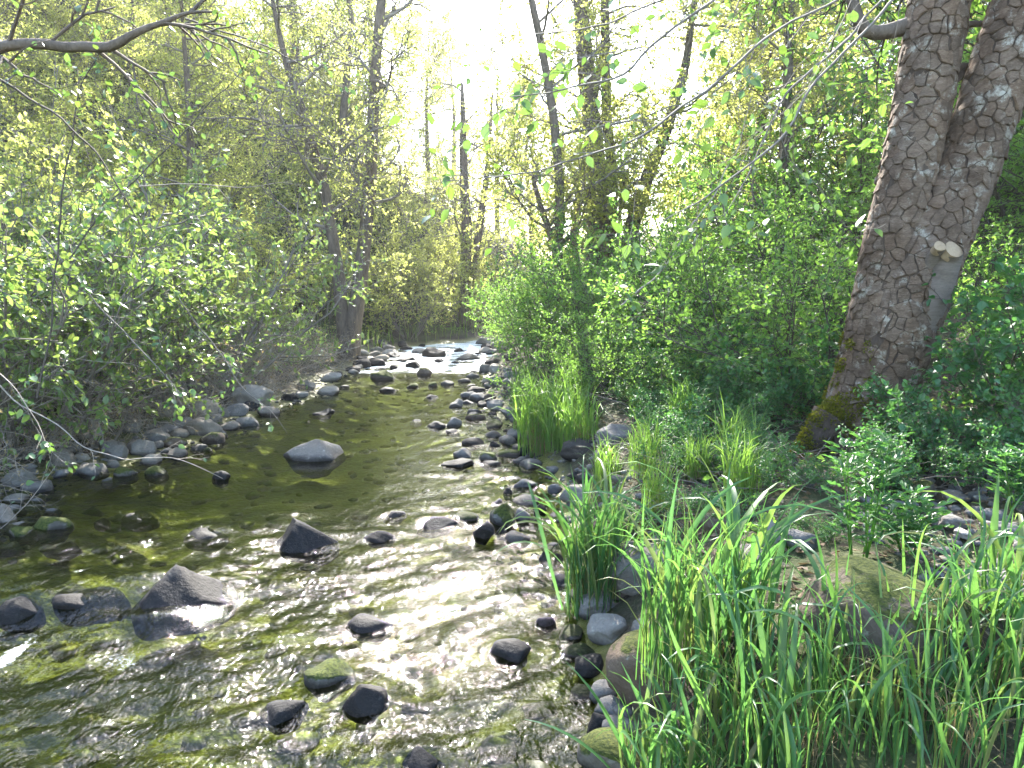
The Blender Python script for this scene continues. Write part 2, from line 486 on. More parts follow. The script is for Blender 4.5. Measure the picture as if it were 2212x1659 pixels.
# rocks standing in or beside the creek: (picture x, waterline y, width, height, material, squash, label)
RK = [
    (357, 1336, 190, 84, 'rock_dark', 'large grey wedge-shaped boulder with a pale streak in the near stream'),
    (670, 996, 112, 48, 'rock', 'pale sunlit dome-shaped boulder alone in the middle of the creek'),
    (645, 1194, 122, 60, 'rock_dark', 'dark pointed wet rock in midstream, with a sloping right side'),
    (472, 1040, 36, 24, 'rock_dark', 'small dark angular rock alone in the green water near the left bank'),
    (432, 1174, 92, 34, 'rock_dark', 'low blackish rock with water sliding over it left of the pointed wet rock'),
    (116, 1198, 74, 34, 'rock_dark', 'slanted smooth dark rock awash just below the mossy left rock'),
    (98, 1158, 76, 44, 'rock_moss', 'green mossy rock at the left edge of the water'),
    (36, 1168, 58, 34, 'rock_moss', 'olive smooth rock touching the left side of the mossy rock'),
    (12, 1188, 44, 24, 'rock', 'flat grey rock in the water at the picture edge below the olive rock'),
    (105, 1112, 34, 20, 'rock_pale', 'small pale pointed stone in shallow water above the mossy left rock'),
    (-2, 1142, 58, 56, 'rock', 'rounded grey boulder cut by the left picture edge'),
    (330, 1031, 50, 20, 'rock_moss', 'flat olive-brown stone just off the left gravel bar'),
    (263, 1034, 46, 26, 'rock_moss', 'rounded mossy stone at the tip of the left gravel bar'),
    (230, 1042, 36, 14, 'rock_pale', 'low pale stone in front of the rounded mossy stone'),
    (445, 978, 22, 12, 'rock_moss', 'tiny green stone alone off the left gravel bar'),
    (690, 898, 48, 14, 'rock_dark', 'flat dark stone in the sunlit green pool'),
    (290, 1130, 84, 18, 'rock', 'flat grey stone barely breaking the surface upstream of the big wedge boulder'),
    (215, 1130, 34, 12, 'rock_dark', 'tiny dark stone breaking the surface left of the flat barely breaking stone'),
    (25, 1352, 100, 52, 'rock_dark', 'black wet rock at the left picture edge above the white water'),
    (165, 1340, 170, 52, 'rock_dark', 'long brown ledge rock that the water spills over beside the big wedge boulder'),
    (1042, 1164, 48, 38, 'rock_dark', 'round black wet stone in front of the mossy pair of rocks'),
    (1088, 1136, 60, 54, 'rock_moss', 'biggest mossy rounded rock of the cluster off the right bank'),
    (1132, 1130, 36, 34, 'rock', 'grey upright stone on the right of the mossy cluster'),
    (1010, 1128, 62, 32, 'rock_moss', 'low flat mossy rock on the left of the mossy cluster'),
    (1118, 1168, 56, 22, 'rock', 'speckled low rock awash below the mossy cluster'),
    (1084, 1152, 26, 18, 'rock_dark', 'small dark stone between the round black stone and the speckled low rock'),
    (1166, 1110, 28, 20, 'rock_dark', 'small dark triangular stone upstream on the right of the mossy cluster'),
    (1156, 1134, 30, 18, 'rock_brown', 'small brown stone between the mossy cluster and the tall grass'),
    (1079, 1090, 30, 12, 'rock', 'flat little stone just upstream of the mossy cluster'),
    (1097, 1066, 20, 13, 'rock_dark', 'tiny round dark stone alone upstream of the mossy cluster'),
    (935, 1142, 86, 28, 'rock_dark', 'long low rock with a smooth wave rolling over it'),
    (818, 1168, 66, 24, 'rock_dark', 'dark rounded hump awash left of the rock with the rolling wave'),
    (852, 1118, 48, 16, 'rock_dark', 'small dark hump breaking the ripples in midstream'),
    (1178, 1217, 28, 30, 'rock_dark', 'dark stone beside the foot of the tall grass tuft'),
    (1206, 1214, 24, 20, 'rock_dark', 'smaller dark stone touching the foot of the tall grass tuft'),
    (1184, 1350, 44, 24, 'rock_dark', 'black pointed stone in the water below the tall grass tuft'),
    (1100, 1430, 92, 40, 'rock_dark', 'black oblong rock with sun glitter around it'),
    (792, 1366, 98, 36, 'rock_dark', 'dark wet hump awash in the middle of the near stream'),
    (785, 1545, 100, 60, 'rock_dark', 'dark slanted rock with water curling around it near the picture bottom'),
    (704, 1490, 108, 52, 'rock_moss', 'wet rock with a moss cap in the near rapids'),
    (600, 1560, 110, 34, 'rock_dark', 'long dark submerged hump left of the slanted rock near the bottom'),
    (910, 1660, 90, 26, 'rock_dark', 'wet hump cut by the bottom picture edge in midstream'),
    (1000, 990, 42, 22, 'rock', 'rounded grey stone left of the mossy egg-shaped stone'),
    (1055, 998, 40, 26, 'rock_moss', 'mossy egg-shaped stone off the right bank'),
    (1022, 962, 50, 14, 'rock_dark', 'pair of flat black slabs upstream of the egg-shaped stone'),
    (984, 1008, 62, 14, 'rock_dark', 'thin dark slab downstream of the rounded grey stone'),
    (1062, 1004, 46, 12, 'rock_dark', 'thin slab just below the mossy egg-shaped stone'),
    (1132, 982, 62, 22, 'rock_dark', 'dark flat boulder beside the sunlit grass on the right bank'),
    (1128, 1000, 36, 20, 'rock', 'grey stone just below the dark flat boulder'),
    (1152, 1006, 22, 20, 'rock', 'small upright stone right of the grey stone below the flat boulder'),
    (1068, 966, 30, 14, 'rock_dark', 'small dark stone left of the dark flat boulder'),
    (942, 925, 42, 14, 'rock_dark', 'flat black stone at the upper pool, leftmost of its three'),
    (980, 922, 32, 22, 'rock', 'rounded stone at the upper pool, highest of its three'),
    (976, 934, 30, 9, 'rock_dark', 'low stone in front of the rounded upper pool stone'),
    (897, 912, 24, 7, 'rock_dark', 'sliver of dark stone alone in the upper pool'),
    (985, 880, 32, 20, 'rock', 'grey stone at the head of the upper pool'),
    (930, 861, 30, 8, 'rock_dark', 'flat stone at the foot of the sunlit riffle'),
    (836, 846, 46, 10, 'rock_dark', 'long flat rock in the mouth of the sunlit riffle'),
    (823, 822, 60, 24, 'rock_moss', 'large mossy rock in the sunlit riffle, nearest the twin trunks'),
    (915, 812, 38, 20, 'rock_brown', 'reddish brown pointed rock in the sunlit riffle'),
    (888, 838, 36, 16, 'rock_moss', 'mossy rock below the reddish brown rock in the riffle'),
    (935, 836, 26, 12, 'rock_moss', 'small mossy rock right of the reddish brown rock'),
    (965, 833, 34, 14, 'rock', 'grey rock in the riffle towards the right shore'),
    (850, 797, 20, 12, 'rock_dark', 'dark pointed stone right of the large mossy riffle rock'),
    (866, 783, 28, 9, 'rock_dark', 'small dark stone high in the sunlit riffle'),
    (1010, 778, 56, 14, 'rock', 'broad flat rock at the top of the riffle by the right shore'),
    (948, 783, 26, 9, 'rock_dark', 'little dark stone high in the middle of the riffle'),
    (1050, 806, 36, 22, 'rock', 'rounded rock at the right shore of the riffle'),
    (1000, 826, 34, 16, 'rock', 'low grey rock at the foot of the riffle near the right shore'),
]
PROTO = []
WEDGE = [[(0.15, -0.62, 0.77, 0.50), (-0.72, -0.1, 0.69, 0.52), (0.62, 0.05, 0.78, 0.50), (0, 0.75, 0.66, 0.5)],
         [(-0.1, -0.5, 0.86, 0.5), (-0.6, 0.1, 0.8, 0.55), (0.75, -0.1, 0.65, 0.5), (0.1, 0.7, 0.7, 0.55)],
         [(0.5, -0.55, 0.67, 0.45), (-0.85, -0.2, 0.48, 0.6), (0.5, 0.4, 0.77, 0.5), (-0.2, -0.9, 0.4, 0.65)]]


def make_rock(seed, ang=False):
    import bmesh
    r = np.random.default_rng(seed)
    bm = bmesh.new()
    bmesh.ops.create_icosphere(bm, subdivisions=4, radius=1.0)
    v = np.array([x.co[:] for x in bm.verts])
    for _ in range(int(r.integers(12, 18) if ang else r.integers(6, 12))):
        n = r.normal(size=3); n /= np.linalg.norm(n)
        c = r.uniform(0.46, 0.78) if ang else r.uniform(0.62, 0.92)
        d = v @ n - c
        v = v - np.where(d > 0, d * 0.92, 0)[:, None] * n
    if seed >= 500:
        for nx, ny, nz_, c in WEDGE[seed - 500]:
            n = np.array([nx, ny, nz_]); n /= np.linalg.norm(n)
            d = v @ n - c
            v = v - np.where(d > 0, d * 0.93, 0)[:, None] * n
    ph = r.uniform(0, 50)
    for s, a in ((1.6, 0.16), (4.0, 0.055), (10.0, 0.02)):
        k = vnoise(v[:, 0] * s + v[:, 2] * s * 0.7 + ph, v[:, 1] * s - v[:, 2] * s * 0.6, seed)
        k2 = vnoise(v[:, 2] * s + ph, v[:, 0] * s * 0.8 + v[:, 1] * s * 0.5, seed + 3)
        v = v * (1 + a * (k + k2))[:, None]
    for x, c in zip(bm.verts, v): x.co = c
    me = bpy.data.meshes.new('rock')
    bm.to_mesh(me); bm.free()
    me.polygons.foreach_set('use_smooth', np.full(len(me.polygons), True))
    me.materials.append(M['rock'])
    ext = (v.max(0) - v.min(0)) / 2
    return me, ext


for sx in range(20):
    PROTO.append(make_rock(100 + sx, sx >= 12))
for sx in range(3):
    PROTO.append(make_rock(500 + sx))


def place_rock(p, size, mat, name='rock', label=None, cat='rock', group=None, rot=None, tilt=0.15, rg=R0, proto=None, parent=None, kind=None):
    me, ext = PROTO[int(rg.integers(12))] if proto is None else PROTO[proto]
    o = link(name, me, parent, label, cat, group, kind)
    o.location = p
    o.scale = (size[0] / 2 / ext[0], size[1] / 2 / ext[1], size[2] / 2 / ext[2])
    o.rotation_euler = (rg.uniform(-tilt, tilt), rg.uniform(-tilt, tilt), rg.uniform(-0.4, 0.4) if rot is None else rot)
    o.material_slots[0].link = 'OBJECT'
    o.material_slots[0].material = M[mat]
    return o


ROCKXY = []
for i, (px, py, w, h, mat, lab) in enumerate(RK):
    p = at(px, py, 0.0)
    dist = p[1]
    W = w / F * dist * (1.12 if py > 860 else 0.9)
    H = h / F * dist * 0.92
    if i < 3: W, H = W * 1.12, H * (1.55 if i == 0 else 1.2)
    if any(q in lab for q in ('awash', 'hump', 'low ', 'barely', 'wave', 'submerged')): H *= 0.62
    D = W * 0.8
    top = H * 0.92
    Hz = top + max(0.07, 0.75 * top)
    c = (p[0], p[1] + D * 0.42, top - Hz / 2)
    place_rock(c, (W, D, Hz), mat, 'boulder' if W > 0.3 else 'rock', lab, 'boulder' if W > 0.3 else 'rock', None, rot=0.0 if i < 4 else None, tilt=0.02 if i < 4 else 0.15, proto=20 + i % 3 if i < 3 else (12 + (i * 3) % 8 if i % 5 == 0 else None))
    ROCKXY.append((c[0], c[1], W / 2, D / 2, top))

# ------------------------------------------------------------------ water surface
rows = int(math.log(27 / 0.7) / 0.0078)
yy = 0.7 * np.exp(np.linspace(0, math.log(36 / 0.7), rows))
ncol = 250
ss = np.linspace(0, 1, ncol)
Yw = np.repeat(yy[:, None], ncol, 1)
Xl, Xr = XL(yy) - 0.5, np.maximum(XR(yy), XL(yy) + 1.0) + 0.4
Xw = Xl[:, None] + (Xr - Xl)[:, None] * ss[None]


def water(Xw, Yw):
    wx = Xw + 0.25 * fbm(Xw * 1.2, Yw * 0.9, 31, 2)
    wy = Yw + 0.35 * fbm(Xw * 0.9, Yw * 1.1, 37, 2)
    # the current is calm in the green pool, broken near the camera and in the riffle
    calm = np.exp(-((Xw + 1.7) / 1.5) ** 2 - ((Yw - 6.3) / 2.2) ** 2) + 0.8 * np.exp(-((Xw + 0.9) / 1.4) ** 2 - ((Yw - 10.5) / 2.5) ** 2)
    chop = np.clip(1.0 - 0.75 * calm + 0.55 * fbm(Xw * 0.7, Yw * 0.5, 41, 2), 0.12, 1.3)
    a, b = wx * 0.93 + wy * 0.36, -wx * 0.36 + wy * 0.93
    r1 = vnoise(a * 2.6, b * 4.6, 51)
    r2 = vnoise(a * 6.0 + 5, b * 10.0, 52)
    r3 = vnoise(a * 13, b * 19, 53)
    Z = chop * (0.026 * r1 + 0.018 * r2 + 0.009 * r3)
    r4 = 0.5 - np.abs(vnoise(a * 8.5 + 3, b * 13 + 1.5 * r1, 57))
    Z = Z + chop * 0.010 * r4
    foam_sheen_v = np.zeros_like(Z)
    for (x, y, rx, ry, top) in ROCKXY:
        d = np.sqrt(((Xw - x) / (rx + 0.02)) ** 2 + ((Yw - y) / (ry + 0.02)) ** 2)
        up = np.clip((Yw - y) / (ry + 0.05), -1, 1)
        k = np.exp(-np.maximum(d - 0.9, 0) * 2.6)
        Z += min(0.03, 0.22 * rx) * k * (0.35 + 0.65 * up)
        wake = np.exp(-((Xw - x) / (rx * 1.1)) ** 2) * np.where(Yw < y, np.exp(-(y - Yw) / (rx * 3 + 0.1)), 0)
        Z += 0.012 * wake * r2
        foam_sheen_v = np.maximum(foam_sheen_v, 0.55 * np.exp(-np.abs(d - 1.05) * 6.0) * (0.45 + 2 * r2))
    # the spill over the ledge on the left
    m = smooth((-1.35 - Xw) / 0.35)
    yl = 3.28 + 0.10 * vnoise(Xw * 5, Xw * 0 + 3, 8) - 0.12 * (Xw + 2.0)
    step = 1 / (1 + np.exp(-(Yw - yl) / 0.045))
    Z += 0.075 * m * step * np.exp(-np.maximum(Yw - 3.6, 0) / 1.3)
    fall = np.exp(-((Yw - (yl - 0.30)) / 0.26) ** 2) * m
    foam_sheen_v = np.maximum(foam_sheen_v, 0.74 * fall * (0.5 + 1.9 * vnoise(Xw * 11, Yw * 4, 61)))
    tail = np.exp(-((Xw + 2.05 + (2.95 - Yw) * 0.25) / 0.55) ** 2) * smooth((yl - Yw) / 0.3) * np.exp(-np.maximum(yl - Yw, 0) / 0.55)
    foam_sheen_v = np.maximum(foam_sheen_v, 0.70 * tail * (0.5 + 1.6 * vnoise(Xw * 12, Yw * 4, 62)))
    foam_sheen_v = np.maximum(foam_sheen_v, 1.8 * smooth((Yw - 12.8) / 1.5) * (0.72 + 1.2 * r1))  # bright sky reflection on the far riffle, painted into the colour as white
    # small broken crests
    foam_sheen_v = np.maximum(foam_sheen_v, np.clip(r1 + r2 - 0.42, 0, 1) * 2.2 * np.clip(chop - 0.4, 0, 1) * (Yw < 9))
    return Z, np.clip(chop, 0, 1), np.clip(foam_sheen_v, 0, 1.2)


Zw, chop, foam_sheen_v = water(Xw, Yw)
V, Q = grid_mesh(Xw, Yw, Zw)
link('water', mesh_np('water', V, quads=Q, mats=[M['water']], attrs={'chop': chop.ravel(), 'foam': foam_sheen_v.ravel()}),
     label='shallow rippling olive-green creek flowing towards the viewer', kind='structure')

# ------------------------------------------------------------------ plant building
def unit(v):
    return v / (np.linalg.norm(v, axis=-1, keepdims=True) + 1e-9)


class Plant:
    """collects stems (polylines with radii) and leaf anchors"""
    def __init__(self, seed):
        self.r = np.random.default_rng(seed)
        self.poly = []
        self.LP, self.LD = [], []

    def branch(self, p, d, L, r, lev, P):
        r_ = self.r
        n = P['seg'][lev]
        pts = [np.array(p, float)]
        d = unit(np.array(d, float))
        st = L / n
        wig, up = P['wig'][lev], P['up'][lev]
        dirs = [d]
        for i in range(n):
            d = unit(d + r_.normal(size=3) * wig + np.array([0, 0, up]))
            pts.append(pts[-1] + d * st)
            dirs.append(d)
        pts = np.array(pts)
        rad = np.linspace(r, r * P['taper'][lev], n + 1)
        self.poly.append((pts, rad, lev))
        self.spawn(pts, np.array(dirs), L, r, lev, P)

    def spawn(self, pts, dirs, L, r, lev, P, frm=None):
        r_ = self.r
        last = len(P['seg']) - 1
        n = len(pts) - 1
        if lev < last:
            k = P['kids'][lev]
            lo = P['from'][lev] if frm is None else frm
            for j in range(k):
                f = lo + (1 - lo) * (j + r_.uniform(0, 1)) / k
                i = min(int(f * n), n - 1)
                q = pts[i] + (pts[i + 1] - pts[i]) * (f * n - i)
                ax = unit(np.cross(dirs[i], r_.normal(size=3)))
                ang = P['ang'][lev] * r_.uniform(0.7, 1.25)
                nd = dirs[i] * math.cos(ang) + ax * math.sin(ang)
                nl = P['len'][lev + 1] * r_.uniform(0.6, 1.25) * (1.15 - 0.5 * f)
                self.branch(q, nd, nl, max(r * P['rr'][lev], P.get('rmin', 0.0015)), lev + 1, P)
        if lev >= P.get('leaflev', last):
            k = P['leaves'] if lev == last else P['leaves'] // 2
            for j in range(k):
                f = P.get('lfrom', 0.15) + (1 - P.get('lfrom', 0.15)) * (j + r_.uniform(0.1, 0.9)) / k
                i = min(int(f * n), n - 1)
                q = pts[i] + (pts[i + 1] - pts[i]) * (f * n - i)
                ax = unit(np.cross(dirs[i], r_.normal(size=3)))
                a = r_.uniform(0.5, 1.2)
                self.LP.append(q); self.LD.append(dirs[i] * math.cos(a) + ax * math.sin(a))

    def stems(self, mat, name='stems', levels=None, thick=1.0):
        Vs, Qs, n = [], [], 0
        for pts, rad, lev in self.poly:
            if levels is not None and lev not in levels: continue
            k = 6 if rad[0] > 0.02 else (4 if rad[0] > 0.006 else 3)
            if rad[0] > 0.06: k = 12
            V, Q = tube(pts, rad * thick, k)
            Vs.append(V); Qs.append(Q + n); n += len(V)
        return mesh_np(name, np.vstack(Vs), quads=np.vstack(Qs), mats=[mat])

    def foliage(self, mat, L=0.05, W=0.028, lod=0, name='foliage', var=0.35, droop=0.2, sel=None):
        P_, D_ = np.array(self.LP), unit(np.array(self.LD))
        if sel is not None: P_, D_ = P_[sel], D_[sel]
        return leaf_cloud(P_, D_, mat, L, W, lod, name, var, droop, self.r)


def leaf_cloud(P_, D_, mat, L, W, lod, name, var, droop, r_):
    n = len(P_)
    D_ = unit(D_ + np.array([0, 0, -droop]) * r_.uniform(0, 1, (n, 1)))
    N_ = unit(np.array([0, 0, 1.0]) + r_.normal(size=(n, 3)) * 0.55)
    S_ = unit(np.cross(D_, N_)); N_ = np.cross(S_, D_)
    ll = (L * r_.uniform(1 - var, 1 + var, n))[:, None]
    ww = ll * (W / L) * r_.uniform(0.85, 1.15, (n, 1))
    if lod == 0:
        v = np.stack([P_, P_ + 0.5 * ll * D_ + ww / 2 * S_ + 0.18 * ww * N_, P_ + ll * D_ - 0.06 * ll * N_,
                      P_ + 0.5 * ll * D_ - ww / 2 * S_ + 0.18 * ww * N_], 1).reshape(-1, 3)
        b = np.arange(n)[:, None] * 4
        T = np.concatenate([b + np.array([0, 1, 2]), b + np.array([0, 2, 3])])
    else:
        f = lambda a, s, h: P_ + a * ll * D_ + s * ww * S_ + h * ll * N_
        v = np.stack([P_, f(0.28, 0.42, 0.07), f(0.66, 0.44, 0.05), f(1.0, 0, -0.10), f(0.66, -0.44, 0.05), f(0.28, -0.42, 0.07), f(0.5, 0, -0.01)], 1).reshape(-1, 3)
        b = np.arange(n)[:, None] * 7
        T = np.concatenate([b + np.array(x) for x in ((0, 1, 6), (1, 2, 6), (2, 3, 6), (3, 4, 6), (4, 5, 6), (5, 0, 6))])
    return mesh_np(name, v, tris=T, smooth_shade=False, mats=[mat])


def tube(pts, rad, k, close=True):
    pts = np.asarray(pts, float); n = len(pts)
    rad = np.broadcast_to(np.asarray(rad, float), (n,))
    tg = unit(np.gradient(pts, axis=0))
    up = np.array([0.31, 0.21, 0.93]) if abs(tg[0, 2]) < 0.8 else np.array([0.95, 0.1, 0.2])
    U = unit(np.cross(tg, up)); W = np.cross(tg, U)
    a = np.arange(k) / k * 2 * math.pi
    V = pts[:, None] + rad[:, None, None] * (np.cos(a)[None, :, None] * U[:, None] + np.sin(a)[None, :, None] * W[:, None])
    V = V.reshape(-1, 3)
    i = np.arange(n - 1)[:, None] * k; j = np.arange(k)[None]; j2 = (j + 1) % k
    Q = np.stack([i + j, i + j2, i + k + j2, i + k + j], -1).reshape(-1, 4)
    if close:
        V = np.vstack([V, pts[-1] + tg[-1] * rad[-1] * 0.3])
        e = (n - 1) * k; c = len(V) - 1
        cap = np.array([[e + q, e + (q + 1) % k, c, c] for q in range(k)])
        cap = np.array([[e + 2 * q, e + (2 * q + 1) % k, e + (2 * q + 2) % k, c] for q in range((k + 1) // 2)]) if k % 2 == 0 else np.array([[e, e + 1, e + 2, c]])
        Q = np.vstack([Q, cap])
    return V, Q


def resample(path, rads, step):
    path = np.asarray(path, float); rads = np.asarray(rads, float)
    s = np.r_[0, np.cumsum(np.linalg.norm(np.diff(path, axis=0), axis=1))]
    # smooth interpolation by a densified, blurred polyline
    n = max(6, int(s[-1] / step))
    q = np.linspace(0, s[-1], n)
    P_ = np.stack([np.interp(q, s, path[:, i]) for i in range(3)], 1)
    r_ = np.interp(q, s, rads)
    for _ in range(3):
        P_[1:-1] = 0.25 * P_[:-2] + 0.5 * P_[1:-1] + 0.25 * P_[2:]
        r_[1:-1] = 0.25 * r_[:-2] + 0.5 * r_[1:-1] + 0.25 * r_[2:]
    return P_, r_


def trunk_mesh(name, paths, mat, step=0.12, k=16, rough=0.10, seed=0, fs=5.0):
    """tapered stems with furrowed, uneven sides"""
    Vs, Qs, n = [], [], 0
    for path, rads in paths:
        P_, r_ = resample(path, rads, step)
        V, Q = tube(P_, r_, k)
        m = len(P_) * k
        c = np.repeat(P_, k, 0); off = V[:m] - c
        th = np.tile(np.arange(k) / k, len(P_)); z = np.repeat(np.arange(len(P_)) * step, k)
        nn = vnoise(np.abs(th - 0.5) * 2 * fs, z * 2.2, seed) + 0.6 * vnoise(np.abs(th - 0.5) * 2 * fs * 2.3, z * 6, seed + 1)
        V[:m] = c + off * (1 + rough * nn)[:, None]
        Vs.append(V); Qs.append(Q + n); n += len(V)
    return mesh_np(name, np.vstack(Vs), quads=np.vstack(Qs), mats=[mat])


def pxpath(pts, Y):
    """(picture x, y, half width) list at distance Y -> path and radii; Y may be a pair (from, to)"""
    n = len(pts)
    Ys = [Y] * n if np.isscalar(Y) else list(np.linspace(Y[0], Y[1], n))
    return np.array([pt(p[0], p[1], y) for p, y in zip(pts, Ys)]), np.array([p[2] / F * y for p, y in zip(pts, Ys)])


# parameters of growth: level 0 = limb, 1 = bough, 2 = twig
TREE = dict(seg=[7, 5, 4], wig=[0.16, 0.2, 0.25], up=[0.03, 0.0, -0.03], taper=[0.3, 0.35, 0.5], kids=[9, 8, 0], **{'from': [0.25, 0.15]},
            ang=[0.85, 0.8], len=[2.4, 1.1, 0.55], rr=[0.42, 0.45], leaves=9, leaflev=1)
SHRUB = dict(seg=[6, 5, 4], wig=[0.13, 0.2, 0.25], up=[-0.03, 0.0, 0.0], taper=[0.35, 0.4, 0.6], kids=[6, 5, 0], **{'from': [0.2, 0.1]},
             ang=[0.75, 0.8], len=[1.5, 0.65, 0.3], rr=[0.5, 0.55], leaves=10, leaflev=1)


def grown_tree(name, label, cat, paths, limbs, P, lm, bark, Lf=0.07, Wf=0.045, seed=1, group=None, zlo=2.0, twigmat=None, bias=None, lod=0, limb_r=0.04):
    """a tree on given stems: trunk, limbs, crown"""
    base = paths[0][0][0]
    root = thing(name, label, cat, tuple(base), 0, group)
    loc = [(p - base, r) for p, r in paths]
    link('trunk', trunk_mesh('trunk', loc, bark, seed=seed), root)
    pl = Plant(seed)
    r_ = pl.r
    for p, rr in loc:
        Pp, Rr = resample(p, rr, 0.25)
        zz = Pp[:, 2]
        ok = np.where(zz + base[2] > zlo)[0]
        if len(ok) < 2: continue
        for j in range(limbs):
            i = ok[min(int(len(ok) * (j + r_.uniform(0, 1)) / limbs), len(ok) - 1)]
            a = r_.uniform(0, 2 * math.pi)
            d = np.array([math.cos(a), math.sin(a), r_.uniform(0.0, 0.7)])
            if bias is not None: d = d + np.array(bias)
            f = (i - ok[0]) / max(1, len(ok) - 1)
            pl.branch(Pp[i], d, P['len'][0] * r_.uniform(0.6, 1.2) * (1.1 - 0.45 * f), min(limb_r, Rr[i] * 0.6), 0, P)
    link('limbs', pl.stems(twigmat or M['twig_dark']), root)
    link('crown', pl.foliage(lm, Lf, Wf, lod, 'crown'), root)
    return root


# ---- prototypes of shrubs and trees (built at the origin, copied where they stand)
def shrub_proto(seed, n_stem, H, spread, P, lm, Lf, Wf, lod, twig, thick=1.0):
    pl = Plant(seed)
    for j in range(n_stem):
        a = pl.r.uniform(0, 2 * math.pi)
        d = np.array([math.cos(a) * spread, math.sin(a) * spread, 1.0])
        b = np.array([math.cos(a), math.sin(a), 0]) * pl.r.uniform(0, 0.22 * H * spread)
        pl.branch(b + np.array([0, 0, -0.08]), d, H * pl.r.uniform(0.7, 1.15), 0.011 * H * 0.6, 0, P)
    return pl, pl.stems(twig, thick=thick), pl.foliage(lm, Lf, Wf, lod)


def P_of(base, **kw):
    d = dict(base); d.update(kw); return d


ALD = P_of(SHRUB, len=[2.4, 1.0, 0.42], kids=[8, 6, 0], leaves=7, up=[-0.06, -0.02, 0.0], wig=[0.10, 0.18, 0.22])
protos = {}
protos['alder'] = [shrub_proto(200 + i, 9, 2.6, 0.75, ALD, M['leaf_alder'], 0.070, 0.045, 1, M['twig'], 1.15)[1:] for i in range(3)]
GRN = P_of(SHRUB, len=[1.5, 0.62, 0.28], kids=[7, 6, 0], leaves=9)
protos['green'] = [shrub_proto(220 + i, 10, 1.5, 0.6, GRN, M['leaf_green'], 0.042, 0.027, 0, M['twig_dark'])[1:] for i in range(3)]
protos['lime'] = [shrub_proto(240 + i, 10, 2.2, 0.6, P_of(GRN, len=[2.2, 0.85, 0.36]), M['leaf_lime'], 0.06, 0.038, 0, M['twig'])[1:] for i in range(3)]
LOW = P_of(SHRUB, seg=[5, 4, 3], len=[0.75, 0.34, 0.16], kids=[6, 5, 0], leaves=7, up=[0.0, 0.02, 0.0])
protos['snow'] = [shrub_proto(260 + i, 12, 0.75, 0.7, LOW, M['leaf_snow'], 0.036, 0.026, 1, M['twig_dark'])[1:] for i in range(3)]
# bare brush: thin grey dead stems
BARE = P_of(SHRUB, len=[1.4, 0.7, 0.35], kids=[6, 5, 0], leaves=1, up=[-0.10, -0.04, -0.02])
protos['brush'] = []
for i in range(2):
    pl, st, fo = shrub_proto(280 + i, 14, 1.3, 1.1, BARE, M['dry_grass'], 0.05, 0.02, 0, M['twig_pale'], 0.7)
    protos['brush'].append((st, fo))
# young trees of the valley
protos['tree'] = []
for i in range(3):
    pl = Plant(300 + i)
    H = 9.0
    path = np.array([[0, 0, -0.2], [0.1, 0.05, 2.5], [0.05 + 0.2 * i, 0.1, 5.5], [0.3 - 0.2 * i, 0, H]])
    rad = np.array([0.15, 0.12, 0.08, 0.02])
    tm = trunk_mesh('trunk', [(path, rad)], M['bark_grey'], 0.25, 10, 0.1, i)
    Pp, Rr = resample(path, rad, 0.3)
    for j in range(34):
        f = 0.12 + 0.88 * (j + pl.r.uniform(0, 1)) / 34
        k = min(int(f * len(Pp)), len(Pp) - 1)
        a = pl.r.uniform(0, 6.283)
        pl.branch(Pp[k], (math.cos(a), math.sin(a), pl.r.uniform(0.1, 0.8)), 2.6 * pl.r.uniform(0.6, 1.1) * (1.1 - 0.6 * f), 0.03, 0, P_of(TREE, leaves=6, kids=[8, 7, 0]))
    protos['tree'].append((tm, pl.stems(M['twig']), pl.foliage(M['leaf_lime'], 0.085, 0.055, 0, 'crown')))
    print('tree leaves', len(pl.LP))


def put_shrub(kind, i, x, y, s, rot, label, group, name='shrub', cat='shrub', sz=None, dz=0.0, tilt=(0, 0)):
    st, fo = protos[kind][i % len(protos[kind])]
    o = thing(name, label, cat, (x, y, hz(x, y) + dz), rot, group)
    o.rotation_euler = (tilt[0], tilt[1], rot)
    o.scale = (s, s, s * (sz or 1))
    link('stems', st, o)
    link('foliage', fo, o)
    return o


def put_tree(i, x, y, s, rot, label, group, name='young_tree', cat='tree'):
    tm, st, fo = protos['tree'][i % 3]
    o = thing(name, label, cat, (x, y, hz(x, y)), rot, group)
    o.scale = (s, s, s)
    link('trunk', tm, o); link('limbs', st, o); link('crown', fo, o)
    return o


# ------------------------------------------------------------------ the big twin-stemmed tree on the right bank
TY = 4.6
A_ = [(1838, 1030, 118), (1850, 985, 104), (1862, 930, 92), (1888, 825, 80), (1904, 750, 76), (1914, 650, 66), (1926, 550, 59), (1955, 400, 52), (1988, 250, 53), (2030, 0, 55), (2075, -300, 50), (2090, -900, 38)]
B_ = [(1868, 985, 66), (1880, 930, 68), (1906, 825, 71), (1925, 750, 75), (1958, 650, 78), (1998, 550, 71), (2076, 400, 56), (2130, 250, 58), (2182, 100, 60), (2250, -100, 57), (2350, -400, 50), (2520, -900, 38)]
pa, ra = pxpath(A_, TY); pb, rb = pxpath(B_, TY - 0.06)
base = np.array([pa[1][0], pa[1][1], hz(pa[1][0], pa[1][1])])
big = thing('twin_stemmed_tree', 'big tree with two thick plated-bark stems leaning right on the right bank', 'tree', tuple(base))
Pa, Ra = resample(pa - base, ra, 0.05); Pb, Rb = resample(pb - base, rb, 0.05)
link('trunk', trunk_mesh('trunk', [(pa - base, ra), (pb - base, rb)], M['fissure'], 0.05, 40, 0.05, 4, 9), big)


